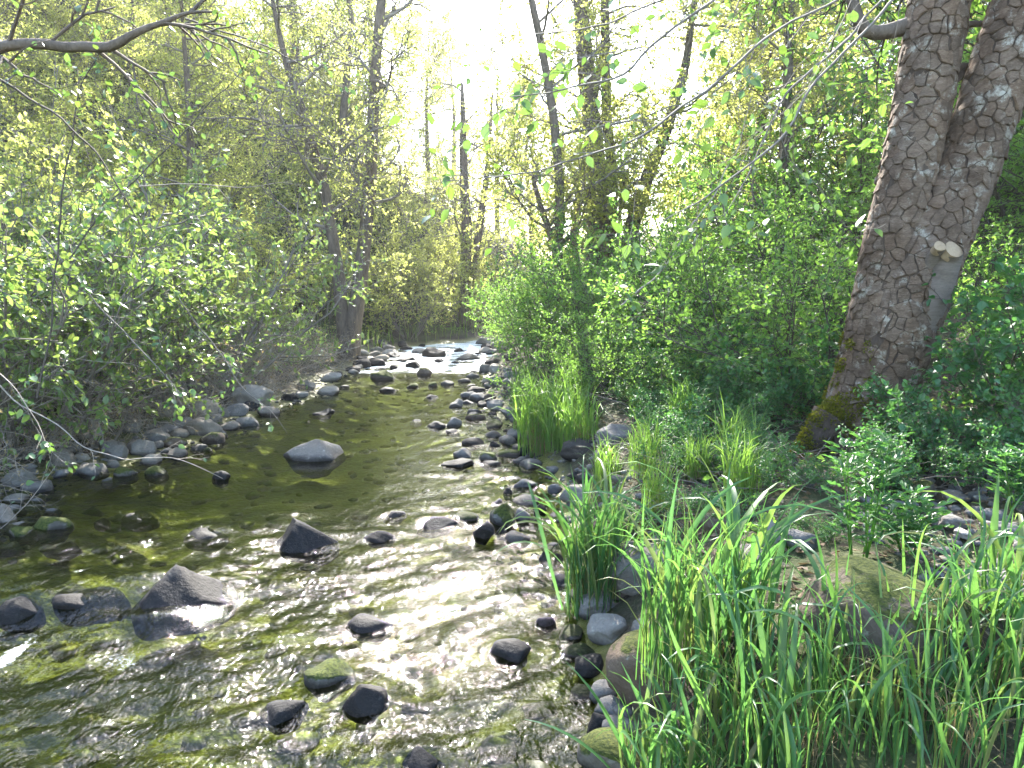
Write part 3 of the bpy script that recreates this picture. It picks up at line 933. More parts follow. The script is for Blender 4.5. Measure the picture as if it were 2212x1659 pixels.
def frame_at(P_, R_, s, step=0.05):
    i = np.clip(s / step, 0, len(P_) - 1.001); k = int(i); f = i - k
    c = P_[k] * (1 - f) + P_[k + 1] * f
    r = R_[k] * (1 - f) + R_[k + 1] * f
    tg = unit(P_[k + 1] - P_[k])
    e1 = unit(np.cross(tg, np.array([0, 1.0, 0])))      # sideways
    e2 = np.cross(tg, e1)                                # towards or away from the viewer
    return c, r, e1, e2, tg


def clip_poly(poly, mid, nrm):
    out = []
    n = len(poly)
    for i in range(n):
        a, b = poly[i], poly[(i + 1) % n]
        da, db = (a - mid) @ nrm, (b - mid) @ nrm
        if da <= 0: out.append(a)
        if da * db < 0: out.append(a + (b - a) * (da / (da - db)))
    return out


def bark_plates(P_, R_, other, smax, seed, skip=None):
    """Voronoi plates over the side of a stem, each a mesh"""
    r_ = np.random.default_rng(seed)
    step = np.linalg.norm(P_[1] - P_[0])
    out = []
    seeds = []
    ch, cw = 0.088, 0.058
    row = 0; s = 0.0
    while s < smax:
        rr = R_[min(int(s / step), len(R_) - 1)]
        circ = 2 * math.pi * rr
        nc = max(4, int(circ / cw))
        for j in range(nc):
            if r_.uniform() < 0.06: continue
            seeds.append((((j + 0.12 * math.sin(s * 3) + r_.uniform(-0.27, 0.27)) / nc) * 2 * math.pi, s + r_.uniform(-0.55, 0.55) * ch))
        s += ch * 0.9; row += 1
    seeds = np.array(seeds)
    for th, s in seeds:
        if s < 0 or s > smax: continue
        c, r, e1, e2, tg = frame_at(P_, R_, s, step)
        da = (seeds[:, 0] - th + math.pi) % (2 * math.pi) - math.pi
        uv = np.stack([da * r, seeds[:, 1] - s], 1)
        dd = np.hypot(uv[:, 0], uv[:, 1])
        nb = np.argsort(dd)[1:16]
        poly = [np.array(q, float) for q in ((-.12, -.14), (.12, -.14), (.12, .14), (-.12, .14))]
        for k in nb:
            poly = clip_poly(poly, uv[k] / 2, uv[k] / dd[k])
            if len(poly) < 3: break
        if len(poly) < 3: continue
        poly = np.array(poly)
        ring = []
        for i in range(len(poly)):
            a, b = poly[i], poly[(i + 1) % len(poly)]
            ring.append(a)
            ln = np.linalg.norm(b - a)
            if ln > 0.022:
                for q in np.linspace(0, 1, 2 + int(ln / 0.035))[1:-1]:
                    ring.append(a + (b - a) * q + r_.normal(size=2) * 0.0042)
        ring = np.array(ring)
        gu, gs_ = (th * r + ring[:, 0]) * 26, (s + ring[:, 1]) * 26
        ring = ring + 0.011 * np.stack([vnoise(gu, gs_, 81) + 0.5 * vnoise(gu * 2.3, gs_ * 2.3, 83), 0.9 * vnoise(gu + 7, gs_ * 1.2, 82)], 1)
        cen = ring.mean(0)
        dist = np.linalg.norm(ring - cen, axis=1, keepdims=True)
        gap = r_.uniform(0.0018, 0.0042) + (0.004 if r_.uniform() < 0.2 else 0)
        ext_ = np.abs(ring - cen).max(0)
        top = cen + (ring - cen) * np.maximum(0.4, 1 - np.array([gap * 1.25, gap * 0.45]) / ext_)
        inn = cen + (top - cen) * 0.90
        h = r_.uniform(0.004, 0.015); tilt = r_.normal(size=2) * 0.07 + np.array([0, -0.06])
        nn = len(ring)

        def lift(uv_, hh):
            q = []
            for (a, b), g in zip(uv_, hh):
                cc, rr, f1, f2, _ = frame_at(P_, R_, s + b, step)
                t2 = th + a / r
                q.append(cc + (rr + g) * (math.cos(t2) * f1 + math.sin(t2) * f2))
            return q
        hb = np.full(nn, -0.012)
        ht = h * 0.94 + top @ tilt + r_.normal(size=nn) * 0.0012
        hi = h + inn @ tilt + r_.normal(size=nn) * 0.0018
        v = np.array(lift(top * 1.0 + (ring - top) * 0.6, hb) + lift(top, ht) + lift(inn, hi) + lift([cen], [h * 1.05 + cen @ tilt]))
        ctr = v[-1]
        if other is not None:
            Po, Ro = other
            k = np.argmin(np.linalg.norm(Po - ctr, axis=1))
            if np.linalg.norm(Po[k] - ctr) < Ro[k] - 0.004: continue
        if skip is not None and skip(ctr): continue
        T = []
        for i in range(nn):
            j = (i + 1) % nn
            T += [(i, j, nn + j), (i, nn + j, nn + i), (nn + i, nn + j, 2 * nn + j), (nn + i, 2 * nn + j, 2 * nn + i), (2 * nn + i, 2 * nn + j, 3 * nn)]
        facing = -((math.cos(th) * e1 + math.sin(th) * e2)[1])
        out.append((facing, ctr, v, np.array(T)))
    return out


pl_ = bark_plates(Pa, Ra, (Pb, Rb), 3.7, 21) + bark_plates(Pb, Rb, (Pa, Ra), 3.7, 22)
vis = [p for p in pl_ if p[0] > -0.15 and p[1][2] + base[2] > hz(base[0], base[1]) - 0.02]
vis.sort(key=lambda p: -p[0] * 1.0 + 0.55 * abs(p[1][2] + base[2] - 1.6))
print('plates', len(pl_), 'visible side', len(vis))
rest = []
for n, p in enumerate(vis):
    if n < 300:
        o = link('bark_plate', mesh_np('bark_plate', p[2] - p[1], tris=p[3], smooth_shade=True, mats=[M['plate']]), big)
        o.location = p[1]
    else:
        rest.append(p)
rest += [p for p in pl_ if p[0] <= -0.15]
if rest:
    Vs, Ts, n = [], [], 0
    for p in rest:
        Vs.append(p[2]); Ts.append(p[3] + n); n += len(p[2])
    link('bark_plates', mesh_np('bark_plates', np.vstack(Vs), tris=np.vstack(Ts), smooth_shade=True, mats=[M['plate']]), big, kind='stuff')

# sawn-off stub on the right stem, a knot beside it, the side limb, roots
def stub(pts, Y, name, facedir):
    p, r = pxpath(pts, Y)
    P_, R_ = resample(p - base, r, 0.02)
    V, Q = tube(P_, R_, 20, False)
    V = V + np.repeat(np.array([fbm(P_[:, 2] * 30, P_[:, 0] * 30, 3, 2)]).T, 20, 0).reshape(-1, 1) * 0.006
    o = link(name, mesh_np(name, V, quads=Q, mats=[M['smooth_bark']]), big)
    tg = unit(P_[-1] - P_[-2])
    nf = unit(np.array(facedir, float))
    e1 = unit(np.cross(nf, [0, 0, 1.0])); e2 = np.cross(nf, e1)
    n = 18
    vs = [P_[-1] + nf * 0.012]
    for k in range(n):
        a = 2 * math.pi * k / n
        vs.append(P_[-1] + nf * 0.004 + R_[-1] * (1.02 + 0.05 * math.sin(3 * a)) * (math.cos(a) * e1 + math.sin(a) * e2))
    for k in range(n):
        a = 2 * math.pi * k / n
        vs.append(P_[-1] - nf * 0.05 + R_[-1] * 0.98 * (math.cos(a) * e1 + math.sin(a) * e2))
    T = [(0, 1 + k, 1 + (k + 1) % n) for k in range(n)]
    Qd = [(1 + k, 1 + n + k, 1 + n + (k + 1) % n, 1 + (k + 1) % n) for k in range(n)]
    link('cut_face', mesh_np('cut_face', np.array(vs), tris=T, quads=Qd, smooth_shade=False, mats=[M['cut_wood']]), o)
    return o


stub([(1950, 790, 20), (1985, 710, 34), (2010, 650, 34), (2036, 595, 28), (2054, 556, 22), (2060, 540, 20)], (TY - 0.12, TY - 0.36), 'branch_stub', (0.2, -0.8, 0.55))
stub([(1985, 610, 20), (2008, 575, 18), (2024, 545, 14), (2030, 532, 12)], (TY - 0.16, TY - 0.37), 'branch_stub', (-0.1, -0.8, 0.5))
p, r = pxpath([(1985, 48, 20), (1930, 66, 15), (1890, 76, 14), (1862, 76, 14), (1850, 40, 12), (1838, -10, 11), (1810, -120, 8)], TY + 0.05)
link('side_limb', trunk_mesh('side_limb', [(p - base, r)], M['bark'], 0.06, 12, 0.1, 9), big)
for q in ([(2050, 60, 8), (2090, 48, 7), (2140, 55, 6), (2200, 40, 5)], [(2045, 190, 9), (2090, 145, 8), (2150, 120, 7), (2210, 130, 5)], [(2035, 150, 9), (2070, 145, 8), (2110, 140, 7)]):
    p, r = pxpath(q, TY + 0.2)
    link('small_limb', trunk_mesh('small_limb', [(p - base, r)], M['bark'], 0.05, 8, 0.1, 10), big)
for q, y0 in (([(1800, 900, 40), (1768, 945, 34), (1740, 980, 27), (1712, 1010, 21), (1685, 1045, 14), (1660, 1085, 6)], TY - 0.12), ([(1850, 950, 40), (1840, 1000, 34), (1790, 1040, 22), (1760, 1075, 8)], TY - 0.3), ([(1920, 930, 44), (1960, 980, 36), (2010, 1010, 24), (2050, 1040, 8)], TY - 0.15)):
    p, r = pxpath(q, y0)
    link('root', trunk_mesh('root', [(p - base, r)], M['fissure'], 0.03, 18, 0.3, 12, 7), big)
# moss on the lower left of the trunk
mp_, mn_ = [], []
r_ = np.random.default_rng(77)
for _ in range(26000):
    s = r_.uniform(0, 0.95) ** 1.2
    c, r, e1, e2, tg = frame_at(Pa, Ra, s, np.linalg.norm(Pa[1] - Pa[0]))
    th = r_.uniform(0, 6.283)
    nrm = math.cos(th) * e1 + math.sin(th) * e2
    if nrm[1] > 0.35: continue
    lim = 0.40 - 0.75 * s
    if nrm[0] > -0.22 + 1.35 * (0.62 - s) + 0.25 * vnoise(np.array([th * 3]), np.array([s * 9]), 5)[0]: continue
    if vnoise(np.array([th * 5]), np.array([s * 14]), 6)[0] < -0.16 + 0.35 * s: continue
    mp_.append(c + nrm * (r + r_.uniform(0.006, 0.020))); mn_.append(nrm)
for q, y0 in (([(1800, 900, 40), (1768, 945, 34), (1740, 980, 27), (1712, 1010, 21), (1685, 1045, 14)], TY - 0.12),):
    p, r = pxpath(q, y0)
    P2, R2 = resample(p - base, r, 0.02)
    for _ in range(9000):
        k = int(r_.integers(len(P2)))
        a = r_.normal(size=3); a[2] = abs(a[2]); a = unit(a)
        if vnoise(np.array([k * 0.35]), np.array([a[0] * 2.5]), 9)[0] < -0.2: continue
        mp_.append(P2[k] + a * (R2[k] + 0.004)); mn_.append(a)
mp_ = np.array(mp_); mn_ = np.array(mn_)
link('moss', leaf_cloud(mp_ - mn_ * 0.004, unit(mn_ + r_.normal(size=mn_.shape) * 0.6), M['moss'], 0.020, 0.010, 0, 'moss', 0.5, 0.1, r_), big, kind='stuff')
# its crown, high over the bank
pl = Plant(55)
CR = P_of(TREE, len=[2.6, 1.3, 0.6], leaves=9)
for (P_, R_) in ((Pa, Ra), (Pb, Rb)):
    ok = np.where(P_[:, 2] + base[2] > 3.9)[0]
    for j in range(24):
        i = ok[min(int(len(ok) * (j + pl.r.uniform(0, 1)) / 24), len(ok) - 1)]
        a = pl.r.uniform(-1.2, 1.5)
        pl.branch(P_[i], (math.cos(a), math.sin(a) + 0.3, pl.r.uniform(0.15, 0.6)), 3.8 * pl.r.uniform(0.6, 1.15), 0.04, 0, CR)
link('limbs', pl.stems(M['twig_dark']), big)
link('crown', pl.foliage(M['leaf_green'], 0.075, 0.05, 0, 'crown'), big)

# ------------------------------------------------------------------ trees along the creek
T2 = 15.5
grown_tree('creek_tree', 'twin-trunked tree on the left bank at the bend, with a dark burl high up', 'tree',
           [pxpath([(752, 790, 22), (742, 700, 15), (732, 600, 13), (716, 500, 12), (700, 400, 11), (676, 320, 10), (650, 230, 9), (622, 150, 7), (600, 60, 5), (570, -100, 3)], T2),
            pxpath([(752, 790, 26), (760, 720, 19), (776, 620, 16), (790, 500, 14), (800, 400, 13), (808, 200, 11), (815, 100, 10), (824, 0, 10), (835, -150, 7), (850, -350, 3)], T2)],
           15, P_of(TREE, len=[2.3, 1.0, 0.5], leaves=7, kids=[8, 7, 0]), M['leaf_lime'], M['bark_grey'], 0.062, 0.04, 401, None, 2.4, M['twig'])
tr2 = bpy.data.objects['creek_tree']
me, ext = PROTO[3]
b = link('burl', me, tr2); b.location = Vector(pt(815, 186, T2 - 0.1)) - tr2.location; b.scale = (0.17, 0.17, 0.15)
b.material_slots[0].link = 'OBJECT'; b.material_slots[0].material = M['bark']
T3 = 14.5
right_trees = [
    ('tall straight dark tree, thickest of the clump beyond the right-bank shrubs', [[(1292, 700, 30), (1290, 600, 25), (1292, 400, 21), (1280, 280, 19), (1268, 180, 18), (1260, 80, 16), (1252, -20, 15), (1240, -250, 9), (1235, -450, 3)],
                                                                           [(1298, 640, 15), (1318, 520, 12), (1325, 400, 11), (1310, 250, 10), (1308, 60, 9), (1300, -200, 5)]], T3, 12),
    ('slim pale tree left of the thick dark tree, with a fork low on its left', [[(1210, 760, 13), (1208, 640, 11), (1205, 560, 10), (1210, 400, 10), (1196, 250, 9), (1170, 100, 8), (1148, 0, 7), (1120, -200, 3)],
                                                                  [(1206, 570, 8), (1190, 510, 7), (1166, 440, 6), (1150, 380, 4)]], 13.0, 11),
    ('thin grey tree between the slim pale tree and the thick dark tree', [[(1246, 690, 12), (1242, 590, 11), (1240, 500, 10), (1256, 400, 9), (1270, 300, 8), (1300, 120, 6), (1320, -60, 3)]], 15.5, 9),
    ('dark tree leaning right beside the thick dark tree', [[(1328, 700, 20), (1338, 620, 18), (1362, 500, 16), (1395, 390, 14), (1440, 280, 12), (1480, 150, 9), (1500, 0, 6), (1520, -150, 3)]], 14.0, 11),
]
for k, (lab, stems, Yd, nl) in enumerate(right_trees):
    grown_tree('creek_tree', lab, 'tree', [pxpath(s, Yd) for s in stems], nl, P_of(TREE, len=[2.2, 1.0, 0.5], leaves=9, kids=[9, 7, 0]),
               M['leaf_lime'], M['bark'] if k in (0, 3) else M['bark_grey'], 0.062, 0.04, 410 + k, None, 2.2, M['twig'], limb_r=0.026)
grown_tree('creek_tree', 'hazy two-stemmed tree standing at the far end of the creek', 'tree',
           [pxpath([(1003, 720, 14), (1006, 600, 12), (1008, 480, 11), (1002, 380, 9), (1000, 250, 6), (998, 180, 3)], 24.0),
            pxpath([(1012, 640, 9), (1035, 500, 8), (1052, 380, 6), (1060, 260, 4), (1064, 200, 2)], 24.0)],
           6, P_of(TREE, len=[1.7, 1.0, 0.5], leaves=4, kids=[6, 5, 0]), M['leaf_lime'], M['bark_grey'], 0.08, 0.05, 430, None, 2.2, M['twig'])

# ------------------------------------------------------------------ woodland behind: young trees on both slopes and up the valley
r_ = np.random.default_rng(500)
spots = []


def wood(n, yr, ok, srange, mind, lab, grp):
    c = tries = 0
    while c < n and tries < 5000:
        tries += 1
        y = r_.uniform(*yr)
        x = r_.uniform(-0.85 * y, 0.85 * y)
        px = CX + x / y * F
        if not ok(x, y, px) or any((x - a) ** 2 + (y - b) ** 2 < mind * mind for a, b in spots): continue
        if XL(y) - 1.0 < x < XR(y) + 1.5 and y < 30: continue
        spots.append((x, y))
        s = r_.uniform(*srange)
        if 840 < px < 1010: s = r_.uniform(0.6, 0.85)
        put_tree(len(spots), x, y, s, r_.uniform(0, 6.283), lab(x, y, px), grp)
        c += 1
    print('trees', c)


def side_of(px, a, b, c):
    return a if px < 330 else (b if px < 640 else c)


wood(11, (12, 30), lambda x, y, px: px < 720 and not (px > 520 and y < 19), (0.6, 0.95), 2.4,
     lambda x, y, px: 'slender young tree ' + side_of(px, 'towards the left picture edge', 'just left of the twin trunks', 'behind the twin-trunked tree') + (' low on the slope' if y < 20 else ' higher up the slope'),
     'young trees on the left slope')
wood(16, (13, 30), lambda x, y, px: px > 1380, (0.8, 1.25), 2.1,
     lambda x, y, px: 'slender young tree ' + ('behind the leaning dark tree' if px < 1650 else ('in the thicket left of the big trunk' if px < 1900 else 'behind the big trunk at the right edge')) + (', nearer row' if y < 20 else ', farther row'),
     'young trees on the right slope')
wood(30, (31, 62), lambda x, y, px: not (800 < px < 1300 and y < 42), (0.8, 1.3), 3.0,
     lambda x, y, px: 'pale young tree up the valley ' + ('on the left hillside' if px < 780 else ('at the end of the creek' if px < 1330 else 'on the right hillside')),
     'young trees far up the valley')

for i, (px, Yd, s, lab) in enumerate([(925, 36, 0.95, 'pale tree in the glare left of the hazy two-stemmed tree'), (1075, 38, 1.0, 'pale tree in the glare between the hazy two-stemmed tree and the slim tree'),
                                     (1150, 33, 0.8, 'pale tree in the glare right behind the slim pale tree'), (985, 47, 1.25, 'farthest pale tree in the glare under the open sky'),
                                     (650, 31, 1.2, 'tall lime tree on the slope left of the twin trunks'), (745, 26, 1.2, 'tall lime tree standing exactly behind the twin trunks'),
                                     (820, 34, 1.3, 'tall pale tree just right of the upper twin trunk')]):
    q = pt(px, 700, Yd)
    put_tree(i, q[0], q[1], s, i * 1.3, lab, 'pale trees in the glare at the end of the creek')

# ------------------------------------------------------------------ shrubs
def scatter(kind, n, xr, yr, ok, srange, mind, label, group, seed, name, tilt=0.0):
    q = np.random.default_rng(seed)
    pts, tr = [], 0
    while len(pts) < n and tr < 5000:
        tr += 1
        x, y = q.uniform(*xr), q.uniform(*yr)
        if not ok(x, y) or any((x - a) ** 2 + (y - b) ** 2 < mind ** 2 for a, b in pts): continue
        pts.append((x, y))
        put_shrub(kind, len(pts), x, y, q.uniform(*srange), q.uniform(0, 6.283), label if isinstance(label, str) else label(x, y, CX + x / y * F), group, name, 'shrub', q.uniform(0.85, 1.15), 0, (q.normal() * tilt, q.normal() * tilt))
    return pts


def tl(x, y): return XL(y) - x
def tr_(x, y): return x - XR(y)


scatter('lime', 84, (-26, -2), (9, 34), lambda x, y: tl(x, y) > 0.9 and abs(x) < 0.74 * y and not (560 < CX + x / y * F < 900 and y < 17.5), (0.75, 1.35), 1.2,
        lambda x, y, px: 'yellow-green sunlit shrub ' + ('close above the water ' if tl(x, y) < 2.5 else ('mid-slope ' if tl(x, y) < 6 else 'high on the slope ')) + ('at the left edge' if px < 110 else 'above the alders' if px < 330 else 'around the bare horizontal stick' if px < 500 else 'left of the twin trunks' if px < 660 else 'behind the twin trunks') + (', front rank' if y < 17 else ', middle rank' if y < 25 else ', rear rank'), 'sunlit shrubs on the left slope', 601, 'slope_shrub')
scatter('alder', 30, (-7.5, -2.4), (4.6, 10.5), lambda x, y: 0.9 < tl(x, y) < 4.8 and x > -0.85 * y and not (CX + x / y * F > 470 and y > 6.4) and not (y < 6 and tl(x, y) < 1.1), (0.62, 1.05), 0.75,
        lambda x, y, px: 'leafy grey-stemmed alder ' + ('leaning over the gravel bar' if tl(x, y) < 1.7 else ('in the middle of the left bank' if tl(x, y) < 3 else 'at the back of the left bank')) + (', nearest row' if y < 6.2 else (', second row' if y < 8 else ', row by the twin trunks')), 'alder shrubs on the left bank', 602, 'alder_shrub', 0.12)
scatter('brush', 26, (-6.5, -1), (4.6, 15), lambda x, y: 0.85 < tl(x, y) < 2.8, (0.6, 1.05), 0.6,
        lambda x, y, px: 'tangle of dead brush ' + ('over the gravel bar ' if tl(x, y) < 1.0 else 'under the alders ') + ('at the left picture edge' if px < 140 else 'behind the gravel bar tip' if px < 320 else 'by the long grey boulder' if px < 480 else 'towards the twin trunks'), 'dead brush on the left bank', 603, 'dead_brush', 0.2)
scatter('green', 44, (1.0, 14), (5.8, 20), lambda x, y: tr_(x, y) > (0.9 if y > 9 else 1.6) and x < 0.85 * y, (0.75, 1.4), 0.95,
        lambda x, y, px: 'leafy shrub ' + ('near the right shore ' if tr_(x, y) < 2 else ('a few steps up the bank ' if tr_(x, y) < 4.5 else 'well up the right bank ')) + ('around the slim trees' if px < 1450 else ('left of the big trunk' if px < 1800 else 'behind the big trunk')) + (', nearer' if y < 9 else ', farther'), 'undergrowth shrubs on the right bank', 604, 'bank_shrub')
scatter('lime', 40, (-14, 16), (18, 44), lambda x, y: (tr_(x, y) > 1.2 or tl(x, y) > 0.6) and y > 18 and CX + x / y * F > 560, (0.7, 1.2), 1.3,
        lambda x, y, px: 'pale sunlit shrub beyond the bend ' + ('left of the hazy two-stemmed tree' if px < 990 else ('right of the hazy two-stemmed tree' if px < 1250 else 'behind the dark tree clump')) + (', closer' if y < 26 else ', farther'), 'sunlit shrubs beyond the bend', 605, 'valley_shrub')
scatter('green', 16, (4, 14), (8, 17), lambda x, y: tr_(x, y) > 4 and x < 0.85 * y, (1.7, 2.6), 1.3,
        lambda x, y, px: 'tall shrub high on the right slope ' + ('left of the big trunk' if px < 1850 else 'at the picture edge') + (', front' if y < 12 else ', back'), 'tall shrubs on the right slope', 606, 'thicket_shrub')
SHORE = [
    (1150, 800, 11.5, 0.75, 'bright bush hanging over the far end of the right shore'),
    (1190, 815, 10.2, 0.95, 'bright round bush at the right shore in front of the slim pale tree'),
    (1260, 830, 9.4, 1.05, 'bright feathery bush between the shore grass and the slim pale tree'),
    (1330, 850, 8.6, 0.95, 'green bush behind the sunlit shore grass'),
    (1400, 850, 8.4, 1.0, 'green bush right of the shore grass, above the dark hollow'),
    (1480, 850, 8.0, 1.05, 'broad green bush in the middle of the right bank'),
    (1570, 880, 7.2, 0.9, 'low green bush left of the shade behind the big trunk'),
    (1185, 930, 7.4, 0.5, 'low bush at the right water edge beside the bright shore grass'),
    (1255, 925, 7.5, 0.6, 'low bush just behind the bright shore grass'),
    (1330, 930, 7.0, 0.6, 'low bush left of the dark hollow in the bank'),
    (1410, 950, 6.5, 0.5, 'low bush under the pale fallen stick'),
    (1160, 860, 9.0, 0.6, 'low bush over the far right shore stones'),
    (1120, 775, 13.5, 0.8, 'pale bush at the bend on the right shore'),
    (1240, 760, 12.0, 1.15, 'tall bush at the foot of the slim pale tree'),
    (1340, 780, 11.5, 1.2, 'tall bush hiding the foot of the thick dark tree'),
    (1440, 800, 10.5, 1.25, 'tall bush right of the leaning dark tree foot'),
    (1110, 755, 16.5, 0.9, 'pale sunlit bush beyond the bend on the right shore'),
]
for i, (px, py, Yd, s, lab) in enumerate(SHORE):
    p = pt(px, py, Yd)
    put_shrub('green', i, p[0], p[1], s, i * 2.1, lab, 'bushes along the right shore', 'shore_bush', 'bush')
scatter('snow', 18, (1.0, 4.5), (4.2, 7.6), lambda x, y: 0.75 < tr_(x, y) < 2.6 and CX + x / y * F < 1700, (0.32, 0.55), 0.38,
        lambda x, y, px: 'low round-leaved seedling bush ' + ('near the water ' if tr_(x, y) < 1.5 else 'up the bank ') + ('behind the tall sunlit tuft' if px < 1400 else 'left of the feathery plant' if px < 1560 else 'left of the mossy root') + (', nearer' if y < 5.6 else ', farther'), 'low bushes on the bare right bank', 607, 'low_bush')
scatter('brush', 12, (-4.5, -1), (4.4, 11), lambda x, y: 0.5 < tl(x, y) < 0.95, (0.35, 0.55), 0.5,
        lambda x, y, px: 'small dead brush along the gravel bar ' + ('at the left picture edge' if px < 140 else 'behind its tip' if px < 320 else 'by the long grey boulder' if px < 480 else 'upstream'), 'small dead brush along the gravel bar', 608, 'dead_brush', 0.2)
SNOW = [
    (1790, 1120, 3.5, 0.22, 'low round-leaved shrub in front of the mossy root of the big tree'),
    (1895, 1100, 3.5, 0.28, 'low round-leaved bush covering the front foot of the big tree'),
    (2050, 1040, 3.9, 0.66, 'dense round-leaved bush right of the big tree, above the cobbles'),
    (2140, 1040, 3.8, 0.85, 'dense round-leaved bush at the right picture edge above the cobbles'),
    (1950, 1090, 3.55, 0.42, 'low round-leaved bush lowest of all, hanging over the cobbles'),
    (2090, 1100, 3.5, 0.45, 'low round-leaved bush above the cobbles near the right edge'),
    (1500, 1150, 3.6, 0.26, 'tiny round-leaved plant behind the upright grass clump'),
    (1580, 1190, 3.4, 0.24, 'tiny round-leaved plant above the upright grass clump, beside the grey boulder'),
    (1690, 1120, 3.6, 0.24, 'tiny round-leaved plant left of the feathery plant'),
    (1640, 1060, 4.0, 0.34, 'small round-leaved bush below the mossy root'),
    (1440, 1080, 4.3, 0.32, 'small round-leaved bush on the bare bank behind the tall sunlit tuft'),
    (1750, 1210, 3.1, 0.2, 'tiny round-leaved plant at the foot of the feathery plant'),
    (1380, 1150, 3.9, 0.26, 'tiny round-leaved plant right behind the tall sunlit tuft'),
    (2090, 900, 4.9, 1.1, 'taller round-leaved bush behind the big tree on the right'),
    (2200, 960, 4.4, 1.25, 'round-leaved bush cut by the right picture edge behind the others'),
    (1560, 985, 5.2, 0.6, 'low round-leaved shrub left of the big tree, above the dry twigs'),
    (1650, 930, 5.6, 0.8, 'low round-leaved shrub just left of the big trunk'),
    (1500, 900, 6.4, 0.9, 'low round-leaved shrub behind the pale fallen stick'),
    (1700, 870, 6.2, 1.1, 'leafy shrub in the shade behind the big trunk on its left'),
]
for i, (px, py, Yd, s, lab) in enumerate(SNOW):
    p = pt(px, py, Yd)
    put_shrub('snow', i, p[0], p[1], s, i * 1.7, lab, 'round-leaved bushes around the big tree', 'round_leaved_bush', 'bush')

# ------------------------------------------------------------------ grass
def blade_mesh(seed, L, W, bend, mat, nseg=7):
    r = np.random.default_rng(seed)
    s = np.linspace(0, 1, nseg + 1)
    ang = bend * s ** r.uniform(1.5, 3.2)
    dx = np.sin(ang); dz = np.cos(ang)
    x = np.r_[0, np.cumsum((dx[1:] + dx[:-1]) / 2)] / nseg * L
    z = np.r_[0, np.cumsum((dz[1:] + dz[:-1]) / 2)] / nseg * L
    w = W * (0.55 + 0.9 * s) * np.clip((1 - s) * 2.2, 0.02, 1) ** 0.8
    tw = r.uniform(-0.7, 0.7) * s
    V = []
    for i in range(nseg + 1):
        n = np.array([-dz[i], 0, dx[i]])
        side = np.array([0, math.cos(tw[i]), 0]) + n * math.sin(tw[i])
        c = np.array([x[i], 0.03 * L * math.sin(3 * s[i] + seed), z[i]])
        V += [c - side * w[i] / 2 + n * 0.12 * w[i], c - n * 0.06 * w[i], c + side * w[i] / 2 + n * 0.12 * w[i]]
    Q = []
    for i in range(nseg):
        a = i * 3
        Q += [(a, a + 1, a + 4, a + 3), (a + 1, a + 2, a + 5, a + 4)]
    return np.array(V), np.array(Q)


def tuft_mesh(seed, n, L, W, rad, mat, bend=(0.3, 1.9), nseg=5, lean=(0, 0)):
    r = np.random.default_rng(seed)
    Vs, Qs, k = [], [], 0
    for i in range(n):
        V, Q = blade_mesh(int(r.integers(1e6)), L * r.uniform(0.5, 1.1), W * r.uniform(0.6, 1.2), r.uniform(*bend), mat, nseg)
        a = r.uniform(0, 6.283); c, s = math.cos(a), math.sin(a)
        V = V @ np.array([[c, s, 0], [-s, c, 0], [0, 0, 1]])
        V[:, 0] += V[:, 2] * lean[0]; V[:, 1] += V[:, 2] * lean[1]
        b = r.uniform(0, 6.283); q = rad * math.sqrt(r.uniform(0, 1))
        V = V + np.array([math.cos(b) * q, math.sin(b) * q, -0.02])
        Vs.append(V); Qs.append(Q + k); k += len(V)
    return mesh_np('blades', np.vstack(Vs), quads=np.vstack(Qs), mats=[mat])


TUFT = [tuft_mesh(700 + i, 120, 0.78, 0.011, 0.17, M['grass_sun'], (0.4, 2.6)) for i in range(3)]
TUFT_S = [tuft_mesh(710 + i, 90, 0.4, 0.007, 0.12, M['grass_far']) for i in range(2)]
TUFT_D = [tuft_mesh(720 + i, 70, 0.42, 0.004, 0.08, M['dry_grass'], (0.8, 2.8)) for i in range(2)]
BL = []
for i in range(10):
    V, Q = blade_mesh(740 + i, 0.70 + 0.06 * (i % 5), 0.017 + 0.0022 * (i % 4), [0.4, 1.0, 1.5, 1.9, 2.3, 2.6, 0.7, 1.3, 2.1, 2.8][i], M['grass'], 11)
    BL.append(mesh_np('blade', V, quads=Q, mats=[M['grass']]))


def grass_clump(x, y, n, rad, s, label, seed, dry=0, bias=None, group=None, stuff=None, wide=1.0):
    """a clump whose near blades are separate"""
    r = np.random.default_rng(seed)
    o = thing('grass_clump', label, 'grass clump', (x, y, hz(x, y) - 0.02), 0, group)
    for i in range(n):
        b = link('blade', BL[int(r.integers(len(BL)))], o)
        a = r.uniform(0, 6.283); q = rad * math.sqrt(r.uniform(0, 1))
        b.location = (math.cos(a) * q, math.sin(a) * q, 0)
        k = s * r.uniform(0.6, 1.15)
        b.scale = (k, k * r.uniform(0.5, 1.35) * wide, k)
        b.rotation_euler = (r.normal() * 0.13 * wide ** 2, r.normal() * 0.13 * wide ** 2, r.uniform(0, 6.283) if bias is None or r.uniform() < 0.4 else bias + r.normal() * 0.7)
    if stuff:
        f = link('understory_blades', tuft_mesh(seed + 5, stuff, 0.7 * s, 0.008, rad * 1.1, M['grass'], (0.1, 1.3)), o, kind='stuff')
    if dry:
        d = link('dry_blades', TUFT_D[seed % 2], o, kind='stuff'); d.scale = (dry, dry, dry)
    return o


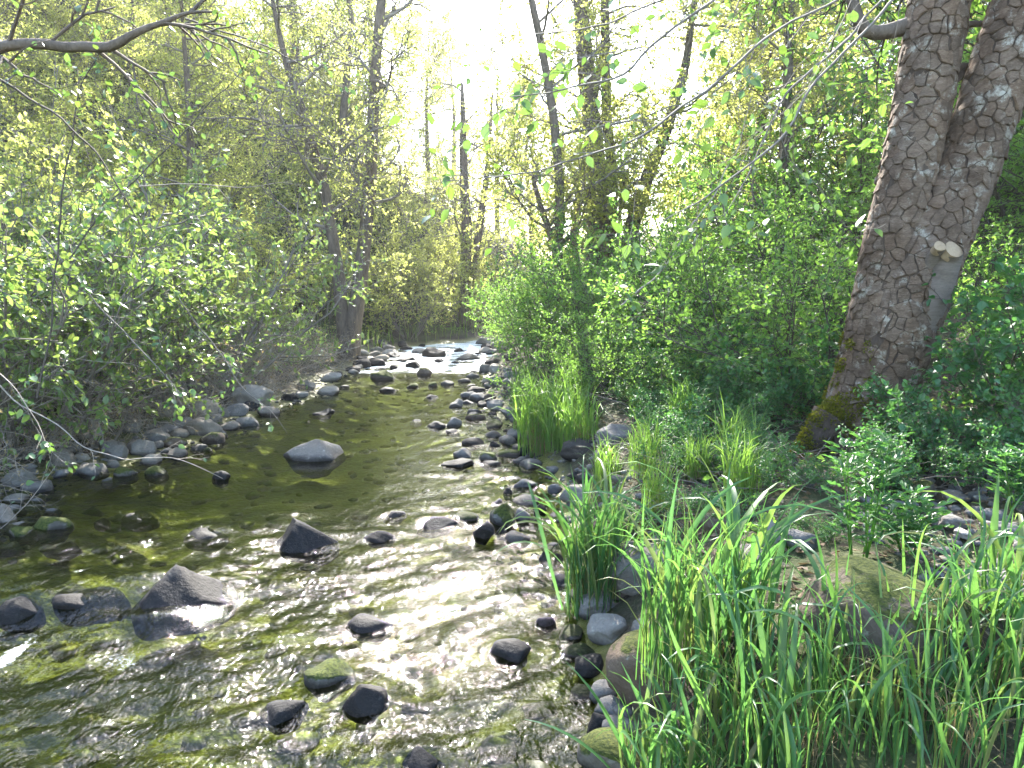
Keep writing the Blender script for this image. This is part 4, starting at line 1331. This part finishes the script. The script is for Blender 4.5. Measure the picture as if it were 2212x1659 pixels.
CL = [
    (1290, 1285, 3.45, 110, 0.15, 0.95, 'tall upright sunlit grass tuft at the water edge, right of midstream', 1.0, 130),
    (1520, 1500, 2.35, 90, 0.20, 0.95, 'dense upright grass clump over the brown boulder, in front of the feathery plant', 0.8, 120),
    (1660, 1640, 1.95, 38, 0.20, 0.66, 'arching grass clump between the upright clump and the picture bottom', 0.7, 40),
    (1840, 1700, 1.85, 26, 0.20, 0.60, 'broad-bladed arching grass in front of the pale lichened boulder', 0.6, 36),
    (2050, 1690, 1.9, 30, 0.20, 0.60, 'broad-bladed grass at the lower right of the pale lichened boulder', 0.6, 36),
    (2230, 1600, 2.0, 40, 0.2, 0.70, 'broad-bladed grass cut by the lower right picture corner', 0.6, 36),
    (1740, 1780, 1.75, 40, 0.2, 0.50, 'low broad grass cut by the bottom edge, leftmost of three', 0.6, 40),
    (1940, 1790, 1.75, 40, 0.2, 0.48, 'low broad grass cut by the bottom edge, between two others', 0.6, 40),
    (2140, 1780, 1.75, 40, 0.2, 0.52, 'low broad grass cut by the bottom edge near the corner', 0.6, 36),
    (1560, 1700, 1.85, 40, 0.16, 0.55, 'low grass at the bottom edge just right of the waterside boulder', 0.6, 36),
    (2260, 1830, 1.68, 50, 0.2, 0.55, 'low broad grass filling the lower right corner', 0.6, 50),
    (2060, 1880, 1.6, 50, 0.2, 0.45, 'short broad grass at the bottom edge nearest the viewer', 0.6, 50),
    (1450, 1660, 1.92, 50, 0.12, 0.62, 'leaning grass at the very edge of the near water, picture bottom', 0.6, 60),
]
for i, (px, py, Yd, n, rad, s, lab, dry, stf) in enumerate(CL):
    p = pt(px, py, Yd)
    grass_clump(p[0], p[1], n, rad, s, lab, 800 + i, dry, None, None, stf, 1.0 if i < 2 else 1.25)
GT = [
    (1165, 945, 6.9, 1.15, 0, 'bright tall grass tuft at the water edge below the bank shrubs'),
    (1215, 950, 6.6, 1.05, 1, 'bright grass tuft just right of the water-edge one'),
    (1255, 955, 6.2, 0.9, 2, 'grass tuft above the dark bank stones, in front of the bank shrubs'),
    (1380, 905, 6.4, 0.5, 0, 'grass tuft hanging over the dark hollow in the right bank'),
    (1450, 890, 6.6, 0.5, 1, 'long arching grass tuft right of the dark hollow'),
    (1590, 1010, 4.4, 0.7, 2, 'thin upright grass tuft left of the mossy root'),
    (1390, 1085, 4.5, 0.6, 0, 'short grass tuft on the stony bank behind the tall sunlit tuft'),
    (1330, 905, 7.4, 0.5, 2, 'grass tuft at the shady foot of the bank shrubs'),
    (1140, 905, 7.7, 0.95, 0, 'bright tuft leaning over the shore stones, upstream of the water-edge one'),
    (1195, 925, 7.1, 1.05, 2, 'thick bright tuft squeezed between its two neighbours at the shore'),
    (1235, 915, 7.2, 0.9, 1, 'bright tuft at the back of the shore grass'),
    (1130, 860, 8.8, 0.9, 1, 'small bright tuft highest up the right shore'),
    (1420, 1130, 3.9, 0.5, 0, 'short drooping tuft behind the tall sunlit tuft, half dry'),
    (1500, 1090, 4.2, 0.45, 2, 'small half-dry tuft in the middle of the bare right bank'),
    (1600, 1130, 3.7, 0.55, 1, 'half-dry tuft left of the feathery plant'),
    (1310, 1060, 4.9, 0.55, 1, 'short tuft between bank stones above the mossy cluster'),
    (1470, 990, 5.2, 0.6, 0, 'grass tuft at the top of the bare right bank'),
    (1720, 745, 6.3, 0.9, 0, 'tall grass blades in the shade left of the big trunk'),
]
for i, (px, py, Yd, s, k, lab) in enumerate(GT):
    p = pt(px, py, Yd)
    o = thing('grass_tuft', lab, 'grass tuft', (p[0], p[1], hz(p[0], p[1])), i * 1.3, 'grass tufts on the right bank')
    o.scale = (s, s, s)
    link('blades', TUFT[k], o)
    if i in (0, 2, 6) or 9 <= i <= 13: d = link('dry_blades', TUFT_D[i % 2], o)

# ground cover: low leaves, thin grass and dead stalks over both banks
r_ = np.random.default_rng(900)
P_, D_ = [], []
nn = 60000
x = r_.uniform(-14, 14, nn * 3); y = 3 + 27 * r_.uniform(0, 1, nn * 3) ** 1.6
tlv, trv = XL(y) - x, x - XR(y)
keep = ((tlv > 1.2) | (trv > 0.75)) & (vnoise(x * 1.4, y * 1.4, 71) > -0.14) & (np.abs(x) < 0.85 * y + 0.6) & ~((x > 1.2) & (x < 3.4) & (y < 3.7))
x, y = x[keep][:nn], y[keep][:nn]
z = height(x, y) + r_.uniform(0, 0.16, len(x)) ** 1.3
link('ground_cover', leaf_cloud(np.stack([x, y, z], 1), unit(r_.normal(size=(len(x), 3)) * np.array([1, 1, 0.4])), M['leaf_green'], 0.045, 0.032, 0, 'ground_cover', 0.4, 0.1, r_),
     label='low leafy ground cover on both banks', kind='stuff')
Vs, Qs, k = [], [], 0
for _ in range(2600):
    yy_ = r_.uniform(17, 31); xx_ = r_.uniform(-6, 8)
    if XL(yy_) - 0.2 < xx_ < XR(yy_) + 0.1: continue
    V, Q = blade_mesh(int(r_.integers(1e6)), r_.uniform(0.3, 0.7), 0.02, r_.uniform(0.3, 1.6), None, 3)
    a = r_.uniform(0, 6.283); c, s_ = math.cos(a), math.sin(a)
    V = V @ np.array([[c, s_, 0], [-s_, c, 0], [0, 0, 1]]) + np.array([xx_, yy_, hz(xx_, yy_) - 0.02])
    Vs.append(V); Qs.append(Q + k); k += len(V)
link('far_grass', mesh_np('far_grass', np.vstack(Vs), quads=np.vstack(Qs), mats=[M['grass_far']]), label='sunlit long grass at the far end of the creek', kind='stuff')
nl = 9000
x = np.r_[XL(np.full(nl, 6.0)) - 1, ][:nl]
y = 2.4 + 10 * r_.uniform(0, 1, nl) ** 1.4
x = np.where(r_.uniform(0, 1, nl) < 0.35, XL(y) - r_.uniform(0.8, 3.0, nl), XR(y) + r_.uniform(0.35, 3.0, nl))
link('leaf_litter', leaf_cloud(np.stack([x, y, height(x, y) + 0.008 + r_.uniform(0, 0.012, nl)], 1), unit(r_.normal(size=(nl, 3)) * np.array([1, 1, 0.12])), M['dead_leaf'], 0.04, 0.022, 0, 'leaf_litter', 0.5, 0.0, r_),
     label='brown fallen leaves on the soil of both banks', kind='stuff')
# dead stalks and fallen twigs
Vs, Qs, k = [], [], 0
for _ in range(1500):
    yy_ = 3.5 + 13 * r_.uniform() ** 1.5
    if r_.uniform() < 0.62: xx_ = XL(yy_) - r_.uniform(0.35, 2.6)
    else: xx_ = XR(yy_) + r_.uniform(0.5, 2.0)
    a = r_.uniform(0, 6.283); L = r_.uniform(0.15, 0.6)
    z0 = hz(xx_, yy_)
    d = np.array([math.cos(a), math.sin(a), r_.uniform(-0.05, 0.5)])
    p0 = np.array([xx_, yy_, z0 + 0.01])
    mid = p0 + d * L * 0.5 + np.array([0, 0, r_.uniform(0, 0.05)])
    V, Q = tube(np.array([p0, mid, p0 + d * L]), np.array([0.004, 0.003, 0.001]) * r_.uniform(0.4, 1.0), 3)
    Vs.append(V); Qs.append(Q + k); k += len(V)
link('twig_litter', mesh_np('twig_litter', np.vstack(Vs), quads=np.vstack(Qs), mats=[M['twig']]), label='pale dead twigs littering the foot of both banks', kind='stuff')

# ------------------------------------------------------------------ bank stones
BK = [
    (530, 884, 90, 46, 'rock_pale', 'broad pale boulder at the head of the left gravel bar, under the alders'),
    (432, 912, 62, 48, 'rock_pale', 'pale upright boulder left of the broad pale boulder'),
    (425, 942, 76, 34, 'rock', 'long grey boulder lying at the water edge of the left gravel bar'),
    (338, 930, 58, 28, 'rock_moss', 'brownish rounded boulder on the gravel bar behind the long grey one'),
    (330, 962, 60, 30, 'rock', 'smooth grey stone in the middle of the left gravel bar'),
    (292, 985, 64, 32, 'rock', 'wide grey stone towards the tip of the left gravel bar'),
    (188, 1030, 62, 28, 'rock', 'flat grey stone at the waterline of the left gravel bar'),
    (128, 1010, 46, 36, 'rock', 'blocky stone behind the flat waterline stone on the left'),
    (28, 1052, 62, 38, 'rock_pale', 'pale tilted stone at the left edge of the gravel bar'),
    (20, 1090, 50, 26, 'rock', 'grey stone below the pale tilted stone at the left edge'),
    (470, 902, 34, 24, 'rock', 'small grey stone between the pale upright and broad pale boulders'),
    (190, 960, 50, 50, 'rock_pale', 'pale standing stone under the dead brush on the left'),
    (1400, 1270, 150, 84, 'rock', 'large grey sloping boulder behind the upright grass clump'),
    (1345, 1290, 56, 62, 'rock_brown', 'brown boulder wedged behind the tall grass tuft'),
    (1295, 1340, 84, 44, 'rock', 'dark grey rounded stone at the foot of the tall grass tuft'),
    (1322, 1392, 96, 46, 'rock_pale', 'pale flat stone at the water edge under leaning blades'),
    (1420, 1520, 190, 120, 'rock_brown', 'big brown boulder at the water edge, partly behind the grass'),
    (1305, 1520, 62, 32, 'rock', 'oval grey stone at the water edge below the big brown boulder'),
    (1300, 1612, 56, 54, 'rock_dark', 'dark egg-shaped stone at the near water edge'),
    (1345, 1560, 50, 26, 'rock', 'pale grey stone half under the grass near the picture bottom'),
    (1330, 1700, 150, 70, 'rock_moss', 'broad pale boulder cut by the bottom edge at the waterside'),
    (2040, 1480, 440, 185, 'rock_brown', 'huge lichened boulder lying under the broad-bladed grass'),
    (2190, 1400, 190, 110, 'rock', 'grey boulder at the right picture edge behind the huge lichened one'),
    (1620, 1230, 90, 50, 'rock', 'grey boulder between roots behind the upright grass clump'),
    (1560, 1150, 80, 40, 'rock_brown', 'low brown stone on the bank behind the upright grass clump'),
    (1670, 1190, 44, 70, 'rock_pale', 'pale long stone leaning on the bank beside the feathery plant'),
    (1740, 1190, 70, 34, 'rock', 'rounded stone left of the feathery plant'),
    (1330, 960, 80, 40, 'rock', 'shaded boulder in the right bank above the dark flat boulder'),
    (1250, 990, 70, 36, 'rock_dark', 'dark boulder in the bank below the bright grass tufts'),
    (1450, 1040, 70, 30, 'rock_brown', 'brown stone half buried in the right bank'),
    (1700, 1010, 60, 34, 'rock_moss', 'yellow-mossed stone beside the root of the big tree'),
]
for i, (px, py, w, h, mat, lab) in enumerate(BK):
    # walk along the line of sight to where it meets the ground
    d = ray(px, py); s = 1.0
    for _ in range(600):
        q = np.array([0, 0, CAMZ]) + d * s
        if q[2] <= max(hz(q[0], q[1]), 0.0): break
        s += 0.03
    W = w / F * s * 1.1; H = h / F * s
    D = W * 0.85
    z0 = max(hz(q[0], q[1] + D * 0.3), -0.02)
    place_rock((q[0], q[1] + D * 0.4, z0 + H * 0.25), (W, D, H * 1.45), mat, 'boulder' if W > 0.25 else 'rock', lab, 'boulder' if W > 0.25 else 'rock')

# cobbles: many alike stones on the bars
r_ = np.random.default_rng(950)
placed = []


def cobbles(n, gen, sr, label, group, mats, name='cobble'):
    c = tr = 0
    while c < n and tr < 4000:
        tr += 1
        x, y = gen()
        s = r_.uniform(*sr) * (1 + 0.06 * max(0, y - 5))
        if any((x - a) ** 2 + (y - b) ** 2 < (0.42 * (s + q)) ** 2 for a, b, q in placed): continue
        placed.append((x, y, s))
        z = max(hz(x, y), -0.05)
        place_rock((x, y, z + s * 0.12), (s, s * r_.uniform(0.65, 0.95), s * r_.uniform(0.45, 0.7)), mats[int(r_.integers(len(mats)))], name, label, 'stone', group, r_.uniform(0, 6.28), 0.25, r_)
        c += 1


def g_left():
    y = r_.uniform(3.9, 8.6); return XL(y) - r_.uniform(-0.12, 0.85), y
def g_left2():
    y = r_.uniform(8.6, 20); return XL(y) - r_.uniform(-0.2, 0.5), y
def g_right():
    y = r_.uniform(5.0, 11.5); return XR(y) + r_.uniform(-0.28, 0.4), y
def g_right2():
    y = r_.uniform(11, 21); return XR(y) + r_.uniform(-0.3, 0.5), y
def g_near():
    y = r_.uniform(1.8, 5.0); return XR(y) + r_.uniform(-0.08, 0.4), y
def g_cob():
    return r_.uniform(1.75, 2.9), r_.uniform(2.75, 3.55)
def g_riffle():
    y = r_.uniform(14, 22); return r_.uniform(XL(y), XR(y)), y


cobbles(75, g_left, (0.09, 0.26), 'smooth grey cobble on the gravel bar along the near left bank', 'cobbles on the left gravel bar', ['rock', 'rock_pale', 'rock', 'rock_brown'])
cobbles(30, g_left2, (0.12, 0.3), 'cobble along the far left shore below the dead brush', 'cobbles on the far left shore', ['rock', 'rock_pale', 'rock_dark'])
cobbles(62, g_right, (0.10, 0.26), 'dark smooth cobble on the strip along the right bank', 'cobbles on the right shore', ['rock', 'rock_dark', 'rock', 'rock_brown'])
cobbles(22, g_right2, (0.12, 0.26), 'grey cobble on the sunny bar at the far right shore', 'cobbles on the far right bar', ['rock', 'rock_pale', 'rock_dark'])
cobbles(22, g_near, (0.08, 0.18), 'small stone at the near right water edge below the grass', 'stones at the near right water edge', ['rock', 'rock_dark', 'rock_brown'])
cobbles(48, g_cob, (0.05, 0.15), 'rounded grey cobble in the bare patch below the round-leaved bushes', 'cobbles below the round-leaved bushes', ['rock', 'rock_brown', 'rock', 'rock_pale'])
cobbles(9, g_riffle, (0.16, 0.34), 'dark stone breaking the bright water of the far riffle', 'stones in the far riffle', ['rock_dark', 'rock', 'rock_dark'])

# gravel between them, and the stones of the bed
import bmesh
bm = bmesh.new(); bmesh.ops.create_icosphere(bm, subdivisions=1, radius=1.0)
iv = np.array([v.co[:] for v in bm.verts]); it = np.array([[v.index for v in f.verts] for f in bm.faces]); bm.free()


def pebbles(name, label, xyz, size, mat):
    n = len(xyz)
    q = np.random.default_rng(5)
    v = iv[None] * (1 + 0.18 * q.normal(size=(n, len(iv), 1)))
    v = v * (size[:, None, None] * np.stack([q.uniform(0.8, 1.2, n), q.uniform(0.6, 1.0, n), q.uniform(0.4, 0.65, n)], 1)[:, None])
    a = q.uniform(0, 6.283, n); c, s = np.cos(a), np.sin(a)
    v = np.stack([v[..., 0] * c[:, None] - v[..., 1] * s[:, None], v[..., 0] * s[:, None] + v[..., 1] * c[:, None], v[..., 2]], -1) + xyz[:, None]
    T = (it[None] + (np.arange(n) * len(iv))[:, None, None]).reshape(-1, 3)
    link(name, mesh_np(name, v.reshape(-1, 3), tris=T, mats=[mat]), label=label, kind='stuff')


y = 3.6 + 14 * r_.uniform(0, 1, 2600) ** 1.4
left = r_.uniform(0, 1, 2600) < 0.55
x = np.where(left, XL(y) - r_.uniform(-0.2, 1.2, 2600), XR(y) + r_.uniform(-0.4, 0.5, 2600))
x2 = r_.uniform(1.5, 3.0, 500); y2 = r_.uniform(2.5, 3.7, 500)
x = np.r_[x, x2]; y = np.r_[y, y2]
pebbles('gravel', 'loose grey gravel between the stones of both banks', np.stack([x, y, height(x, y)], 1), r_.uniform(0.012, 0.04, len(x)), M['rock'])
y = 1.2 + 15 * r_.uniform(0, 1, 700) ** 1.5
x = XL(y) + (XR(y) - XL(y)) * r_.uniform(0.02, 0.98, 700)
t = NT('bed_stone')
geo = t.n('ShaderNodeNewGeometry')
c = t.ramp(geo.outputs['Random Per Island'], [(0, (0.035, 0.035, 0.012)), (0.4, (0.075, 0.08, 0.02)), (0.75, (0.11, 0.10, 0.035)), (1, (0.14, 0.11, 0.05))])
M['bed_stone'] = t.end(t.pbsdf(c, 0.5, t.bump(t.noise(40, 4, 0.6, geo.outputs['Position']), 0.6, 0.01)))
pebbles('bed_gravel', 'olive stones on the bed of the creek', np.stack([x, y, height(x, y)], 1), r_.uniform(0.03, 0.09, len(x)), M['bed_stone'])

# ------------------------------------------------------------------ near branches and their single leaves
def leaf_obj_mesh(seed, L, W, mat):
    r = np.random.default_rng(seed)
    n = 6
    V = []
    cur = r.uniform(0.1, 0.5); fold = r.uniform(0.1, 0.3)
    for i in range(n + 1):
        s = i / n
        w = W * math.sin(math.pi * min(1, s * 0.97 + 0.03) ** 0.8) * 0.5
        zc = -cur * L * s * s * 0.6
        V += [(s * L, -w, zc + fold * w), (s * L, 0, zc), (s * L, w, zc + fold * w)]
    Q = []
    for i in range(n):
        a = i * 3
        Q += [(a, a + 3, a + 4, a + 1), (a + 1, a + 4, a + 5, a + 2)]
    return mesh_np('leaf', np.array(V), quads=np.array(Q), mats=[mat])


LEAF = [leaf_obj_mesh(i, 0.066, 0.042, M['leaf_big']) for i in range(4)]
LEAF_A = [leaf_obj_mesh(10 + i, 0.076, 0.048, M['leaf_alder']) for i in range(4)]
LEAF_R = [leaf_obj_mesh(20 + i, 0.038, 0.029, M['leaf_snow']) for i in range(4)]


def leaf_objects(parent, P_, D_, r, scale=1.0, meshes=LEAF, limit=300, droop=0.35):
    for p, d in list(zip(P_, D_))[:limit]:
        o = link('leaf', meshes[int(r.integers(len(meshes)))], parent)
        d = unit(np.array(d) + np.array([0, 0, -droop]) * r.uniform(0, 1))
        n = unit(np.array([0, 0, 1.0]) + r.normal(size=3) * 0.5)
        s = unit(np.cross(n, d)); n = np.cross(d, s)
        k = scale * r.uniform(0.5, 1.15)
        m = Matrix(((d[0], s[0], n[0], p[0]), (d[1], s[1], n[1], p[1]), (d[2], s[2], n[2], p[2]), (0, 0, 0, 1)))
        o.matrix_local = m @ Matrix.Diagonal((k, k, k, 1))


def near_branch(name, label, cat, main, Y, seed, P, mat, lmax=300, scale=1.0, extra=True, from_=0.2, leafy=True, droop=0.35):
    """a branch along a given line with twigs and separate leaves"""
    p, r = pxpath(main, Y)
    base = p[0].copy()
    root = thing(name, label, cat, tuple(base))
    pl = Plant(seed)
    P2, R2 = resample(p - base, r, 0.06)
    kk = np.arange(len(P2)) * 0.06
    P2 = P2 + (np.stack([fbm(kk * 2.2, kk * 0 + seed, 3, 3), fbm(kk * 2.2, kk * 0 + seed, 13, 3), fbm(kk * 2.2, kk * 0 + seed, 23, 3)], 1) * 0.07 * np.minimum(1, kk * 2)[:, None] * np.linspace(1, 0.6, len(P2))[:, None])
    R2 = R2 * (0.42 if mat is not M['bark'] else 1.0)
    pl.poly.append((P2, R2, 0))
    if P is not None:
        pl.spawn(P2, unit(np.gradient(P2, axis=0)), 1, R2.mean(), 0, P, from_)
    link('stem', pl.stems(mat, 'stem'), root)
    if leafy and pl.LP:
        idx = pl.r.permutation(len(pl.LP))[:lmax]
        leaf_objects(root, [pl.LP[i] for i in idx], [pl.LD[i] for i in idx], pl.r, scale, droop=droop)
    return root


NB = dict(seg=[6, 5, 4], wig=[0.1, 0.14, 0.2], up=[0, -0.02, -0.03], taper=[0.4, 0.4, 0.5], kids=[7, 3, 0], **{'from': [0.2, 0.2]}, ang=[0.7, 0.7],
          len=[1.0, 0.5, 0.22], rr=[0.45, 0.6], leaves=4, leaflev=1, rmin=0.0012)
NB2 = P_of(NB, kids=[11, 3, 0], len=[1.0, 0.6, 0.25], leaves=5)
near_branch('overhanging_branch', 'long alder branch with big leaves reaching over the creek from the upper right', 'branch',
            [(2040, -260, 8), (1760, -90, 7), (1560, -10, 8), (1450, 60, 7), (1390, 125, 6.5), (1325, 192, 6), (1250, 205, 5), (1177, 206, 3), (1090, 215, 2)], (3.3, 2.9), 1001, NB2, M['twig'], 120, 0.82)
near_branch('overhanging_branch', 'alder branch with big leaves hanging over mid picture, tip pointing at the far riffle', 'branch',
            [(2050, -200, 8), (1880, -60, 7), (1700, 70, 6.5), (1560, 180, 7), (1460, 240, 6), (1350, 310, 5), (1200, 370, 4), (1060, 395, 3), (960, 402, 2)], (3.2, 2.8), 1002, NB2, M['twig'], 120, 0.86)
near_branch('overhanging_branch', 'alder branch with hanging leaves along the top, leftmost of the overhanging ones', 'branch',
            [(1900, -300, 11), (1640, -120, 8), (1500, -40, 7), (1380, 20, 5), (1260, 70, 4), (1130, 90, 3), (1040, 70, 2)], (3.6, 3.2), 1003, NB2, M['twig'], 90, 0.82)
near_branch('overhanging_branch', 'alder spray with pale leaves hanging in front of the leaning dark tree', 'branch',
            [(2060, -160, 8), (1950, -20, 7), (1800, 150, 6), (1660, 300, 6), (1580, 370, 5), (1500, 430, 4), (1440, 470, 2.5)], (3.8, 3.4), 1004, P_of(NB2, leaves=4), M['twig'], 90, 0.95)
near_branch('overhanging_branch', 'thin twiggy alder branch crossing the green thicket left of the big trunk', 'branch',
            [(2060, -140, 7), (1900, 20, 6), (1780, 120, 6), (1690, 230, 5), (1640, 330, 4), (1560, 480, 2)], (4.2, 3.8), 1005, P_of(NB2, leaves=3), M['twig'], 90, 0.9)
near_branch('broken_limb', 'thick dark broken limb jutting in from the left picture edge', 'branch',
            [(-160, 128, 14), (-40, 112, 12), (60, 104, 11), (180, 101, 10), (262, 103, 11), (276, 92, 9), (300, 74, 7), (350, 62, 6), (400, 40, 4), (470, 30, 2)], 4.2, 1006,
            P_of(NB, kids=[9, 4, 0], len=[1, 0.6, 0.3], leaves=4), M['bark'], 150, 0.75, from_=0.1)
near_branch('overhanging_branch', 'leafy alder branch hanging down at the upper left below the broken limb', 'branch',
            [(-100, 120, 7), (40, 190, 6), (150, 250, 5), (220, 330, 4), (290, 460, 3), (330, 520, 2)], (4.0, 4.3), 1007, P_of(NB, leaves=4), M['twig_dark'], 150, 0.8)
near_branch('overhanging_branch', 'steep dark alder stem rising at the left edge through the alders', 'branch',
            [(80, 860, 6), (100, 720, 5), (112, 560, 5), (135, 420, 4.5), (165, 270, 4), (178, 170, 3), (240, 60, 2)], 4.4, 1008, P_of(NB, leaves=4), M['twig_dark'], 120, 0.8)
near_branch('overhanging_branch', 'slender arching alder stem crossing the left thicket towards the upper middle', 'branch',
            [(150, 560, 5), (230, 440, 4.5), (340, 330, 4), (430, 240, 3), (520, 140, 2), (560, 60, 1.5)], (4.6, 5.2), 1009, P_of(NB, leaves=3), M['twig_dark'], 120, 0.8)
near_branch('overhanging_branch', 'bare thin branch arching down from the top left of the twin-trunked tree', 'branch',
            [(400, 40, 5), (500, 75, 4.5), (590, 100, 4), (660, 140, 3), (720, 190, 2)], 5.5, 1010, P_of(NB, leaves=2, kids=[6, 3, 0]), M['twig_dark'], 60, 0.8)
near_branch('bare_stick', 'straight horizontal bare stick across the left thicket', 'stick', [(300, 402, 3.5), (420, 398, 3.5), (530, 399, 2.5), (640, 390, 1.2)], 6.0, 1011, P_of(NB, leaves=1, kids=[3, 1, 0], len=[1, 0.3, 0.1]), M['twig_pale'], 8, 0.7)
near_branch('dead_branch', 'long pale bare branch leaning diagonally in front of the leaning dark tree', 'branch',
            [(1340, 662, 4.5), (1420, 590, 4.5), (1475, 525, 4), (1545, 410, 3.5), (1600, 300, 3), (1625, 210, 1.5)], 7.0, 1012, P_of(NB, leaves=1, kids=[4, 2, 0], len=[1, 0.5, 0.2]), M['twig_pale'], 10, 0.7)
near_branch('fallen_stick', 'pale fallen stick poking out of the right bank above the sunlit grass', 'stick',
            [(1470, 918, 6), (1420, 930, 5.5), (1380, 942, 4.5)], 6.0, 1013, None, M['twig_pale'], 0)
near_branch('hanging_twig', 'thin leafy twig drooping over the pool, left of the pale dome boulder', 'twig',
            [(330, 560, 4), (420, 690, 3.5), (470, 760, 3), (520, 830, 2.6), (580, 875, 2), (625, 935, 1.2)], 6.2, 1014, P_of(NB, kids=[5, 2, 0], len=[1, 0.25, 0.12]), M['twig'], 40, 0.8)
near_branch('hanging_twig', 'bare twig dipping into the water in front of the left gravel bar', 'twig',
            [(-90, 740, 5), (0, 830, 4.5), (60, 880, 4), (160, 960, 3), (260, 1000, 2.5), (380, 985, 2), (480, 1035, 1)], 5.2, 1015, P_of(NB, leaves=1, kids=[4, 2, 0], len=[1, 0.3, 0.12]), M['twig_pale'], 12, 0.8)
near_branch('hanging_twig', 'pale leaning twig at the left edge above the mossy rock', 'twig',
            [(-60, 1190, 3.5), (20, 1125, 3), (80, 1060, 2.2), (120, 1000, 1)], 4.6, 1016, P_of(NB, leaves=1, kids=[3, 1, 0], len=[1, 0.3, 0.12]), M['twig_pale'], 6, 0.8)
near_branch('hanging_twig', 'leafy twig hanging low over the gravel bar at the left edge', 'twig',
            [(-60, 760, 4), (40, 840, 3.2), (90, 920, 2.4), (115, 980, 1.4)], 4.3, 1017, P_of(NB, kids=[5, 2, 0], len=[1, 0.3, 0.14], leaves=5), M['twig_pale'], 50, 0.9)
near_branch('hanging_twig', 'leafy twig hanging over the long grey boulder of the gravel bar', 'twig',
            [(60, 480, 5), (170, 600, 4.5), (250, 700, 4), (330, 780, 3), (390, 850, 2.2), (420, 890, 1.2)], 5.2, 1018, P_of(NB, kids=[6, 2, 0], len=[1, 0.35, 0.14], leaves=5), M['twig'], 60, 0.85)

# the nearest shrubs carry single leaves on top of their mass of foliage
lr = np.random.default_rng(1200)
for o in list(COL.objects):
    nm = o.name.split('.')[0]
    if o.parent is not None or nm not in ('alder_shrub', 'round_leaved_bush') or o.location.y > (6.4 if nm == 'alder_shrub' else 4.6): continue
    kind = 'alder' if nm == 'alder_shrub' else 'snow'
    src = bpy.data.objects[[c.name for c in o.children if c.name.startswith('stems')][0]].data
    co = np.empty(len(src.vertices) * 3, np.float32); src.vertices.foreach_get('co', co); co = co.reshape(-1, 3)
    far = co[(np.linalg.norm(co[:, :2], axis=1) > 0.18) | (co[:, 2] > 0.5 * co[:, 2].max())]
    n = 130 if kind == 'alder' else 110
    pick = far[lr.integers(len(far), size=n)]
    leaf_objects(o, pick, unit(pick * np.array([1, 1, 0.2]) + lr.normal(size=(n, 3)) * 0.5), lr, 1.0, LEAF_A if kind == 'alder' else LEAF_R, n, 0.3)

# the feathery plant and the seedlings in the bare patch
def feathery(px, py, Yd, H, label, seed, group=None):
    p = pt(px, py, Yd)
    r = np.random.default_rng(seed)
    o = thing('feathery_plant', label, 'plant', (p[0], p[1], hz(p[0], p[1])))
    Vs, Qs, k = [], [], 0
    lp, ld = [], []
    for sidx in range(6):
        a = r.uniform(0, 6.283)
        tip = np.array([math.cos(a) * 0.09, math.sin(a) * 0.09, H * r.uniform(0.65, 1.1)]) if sidx else np.array([0.0, 0, H])
        b = np.array([math.cos(a), math.sin(a), 0]) * 0.03
        pts = np.array([b, b * 0.6 + tip * 0.4, tip])
        P2, R2 = resample(pts, [0.004, 0.003, 0.0012], 0.03)
        V, Q = tube(P2, R2, 5); Vs.append(V); Qs.append(Q + k); k += len(V)
        for q in range(16):
            f = 0.15 + 0.85 * q / 15
            c = P2[min(int(f * len(P2)), len(P2) - 1)]
            aa = q * 2.4 + sidx
            d = np.array([math.cos(aa), math.sin(aa), 0.75])
            ll = 0.085 * (1.15 - 0.6 * f)
            for m in range(7):
                g = (m + 1) / 7
                side = np.array([-d[1], d[0], 0]) * (1 if m % 2 else -1)
                lp.append(c + d * ll * g - np.array([0, 0, 0.02 * g * g])); ld.append(d + side * 0.9 * (1 - 0.4 * g))
    link('stems', mesh_np('stems', np.vstack(Vs), quads=np.vstack(Qs), mats=[M['leaf_green']]), o)
    link('foliage', leaf_cloud(np.array(lp), unit(np.array(ld)), M['leaf_snow'], 0.034, 0.013, 1, 'foliage', 0.3, 0.15, r), o)


feathery(1850, 1260, 2.75, 0.46, 'feathery-leaved green plant standing before the round-leaved bushes', 1101)
feathery(2190, 1180, 3.1, 0.26, 'small feathery plant among the cobbles at the right picture edge', 1102)
feathery(1960, 1235, 2.8, 0.22, 'short feathery plant right beside the taller feathery plant', 1103)

# where several still share a label, say which one by its place from the left
share = {}
for o in COL.objects:
    if o.parent is None and o.get('group') and o.get('label') and o.name.split('.')[0] not in ('cobble', 'blade'):
        share.setdefault((o['group'], o['label']), []).append(o)
ORD = ['leftmost', 'second from left', 'third from left', 'fourth from left', 'fifth from left', 'sixth from left', 'seventh from left', 'eighth from left']
for (gp, lab), obs in share.items():
    if 2 <= len(obs) <= 8 and len(lab.replace('-', ' ').split()) <= 13:
        obs.sort(key=lambda o: o.location.x / max(o.location.y, 0.1))
        for k, o in enumerate(obs):
            o['label'] = lab + ', ' + ('rightmost' if k == len(obs) - 1 else ORD[k])
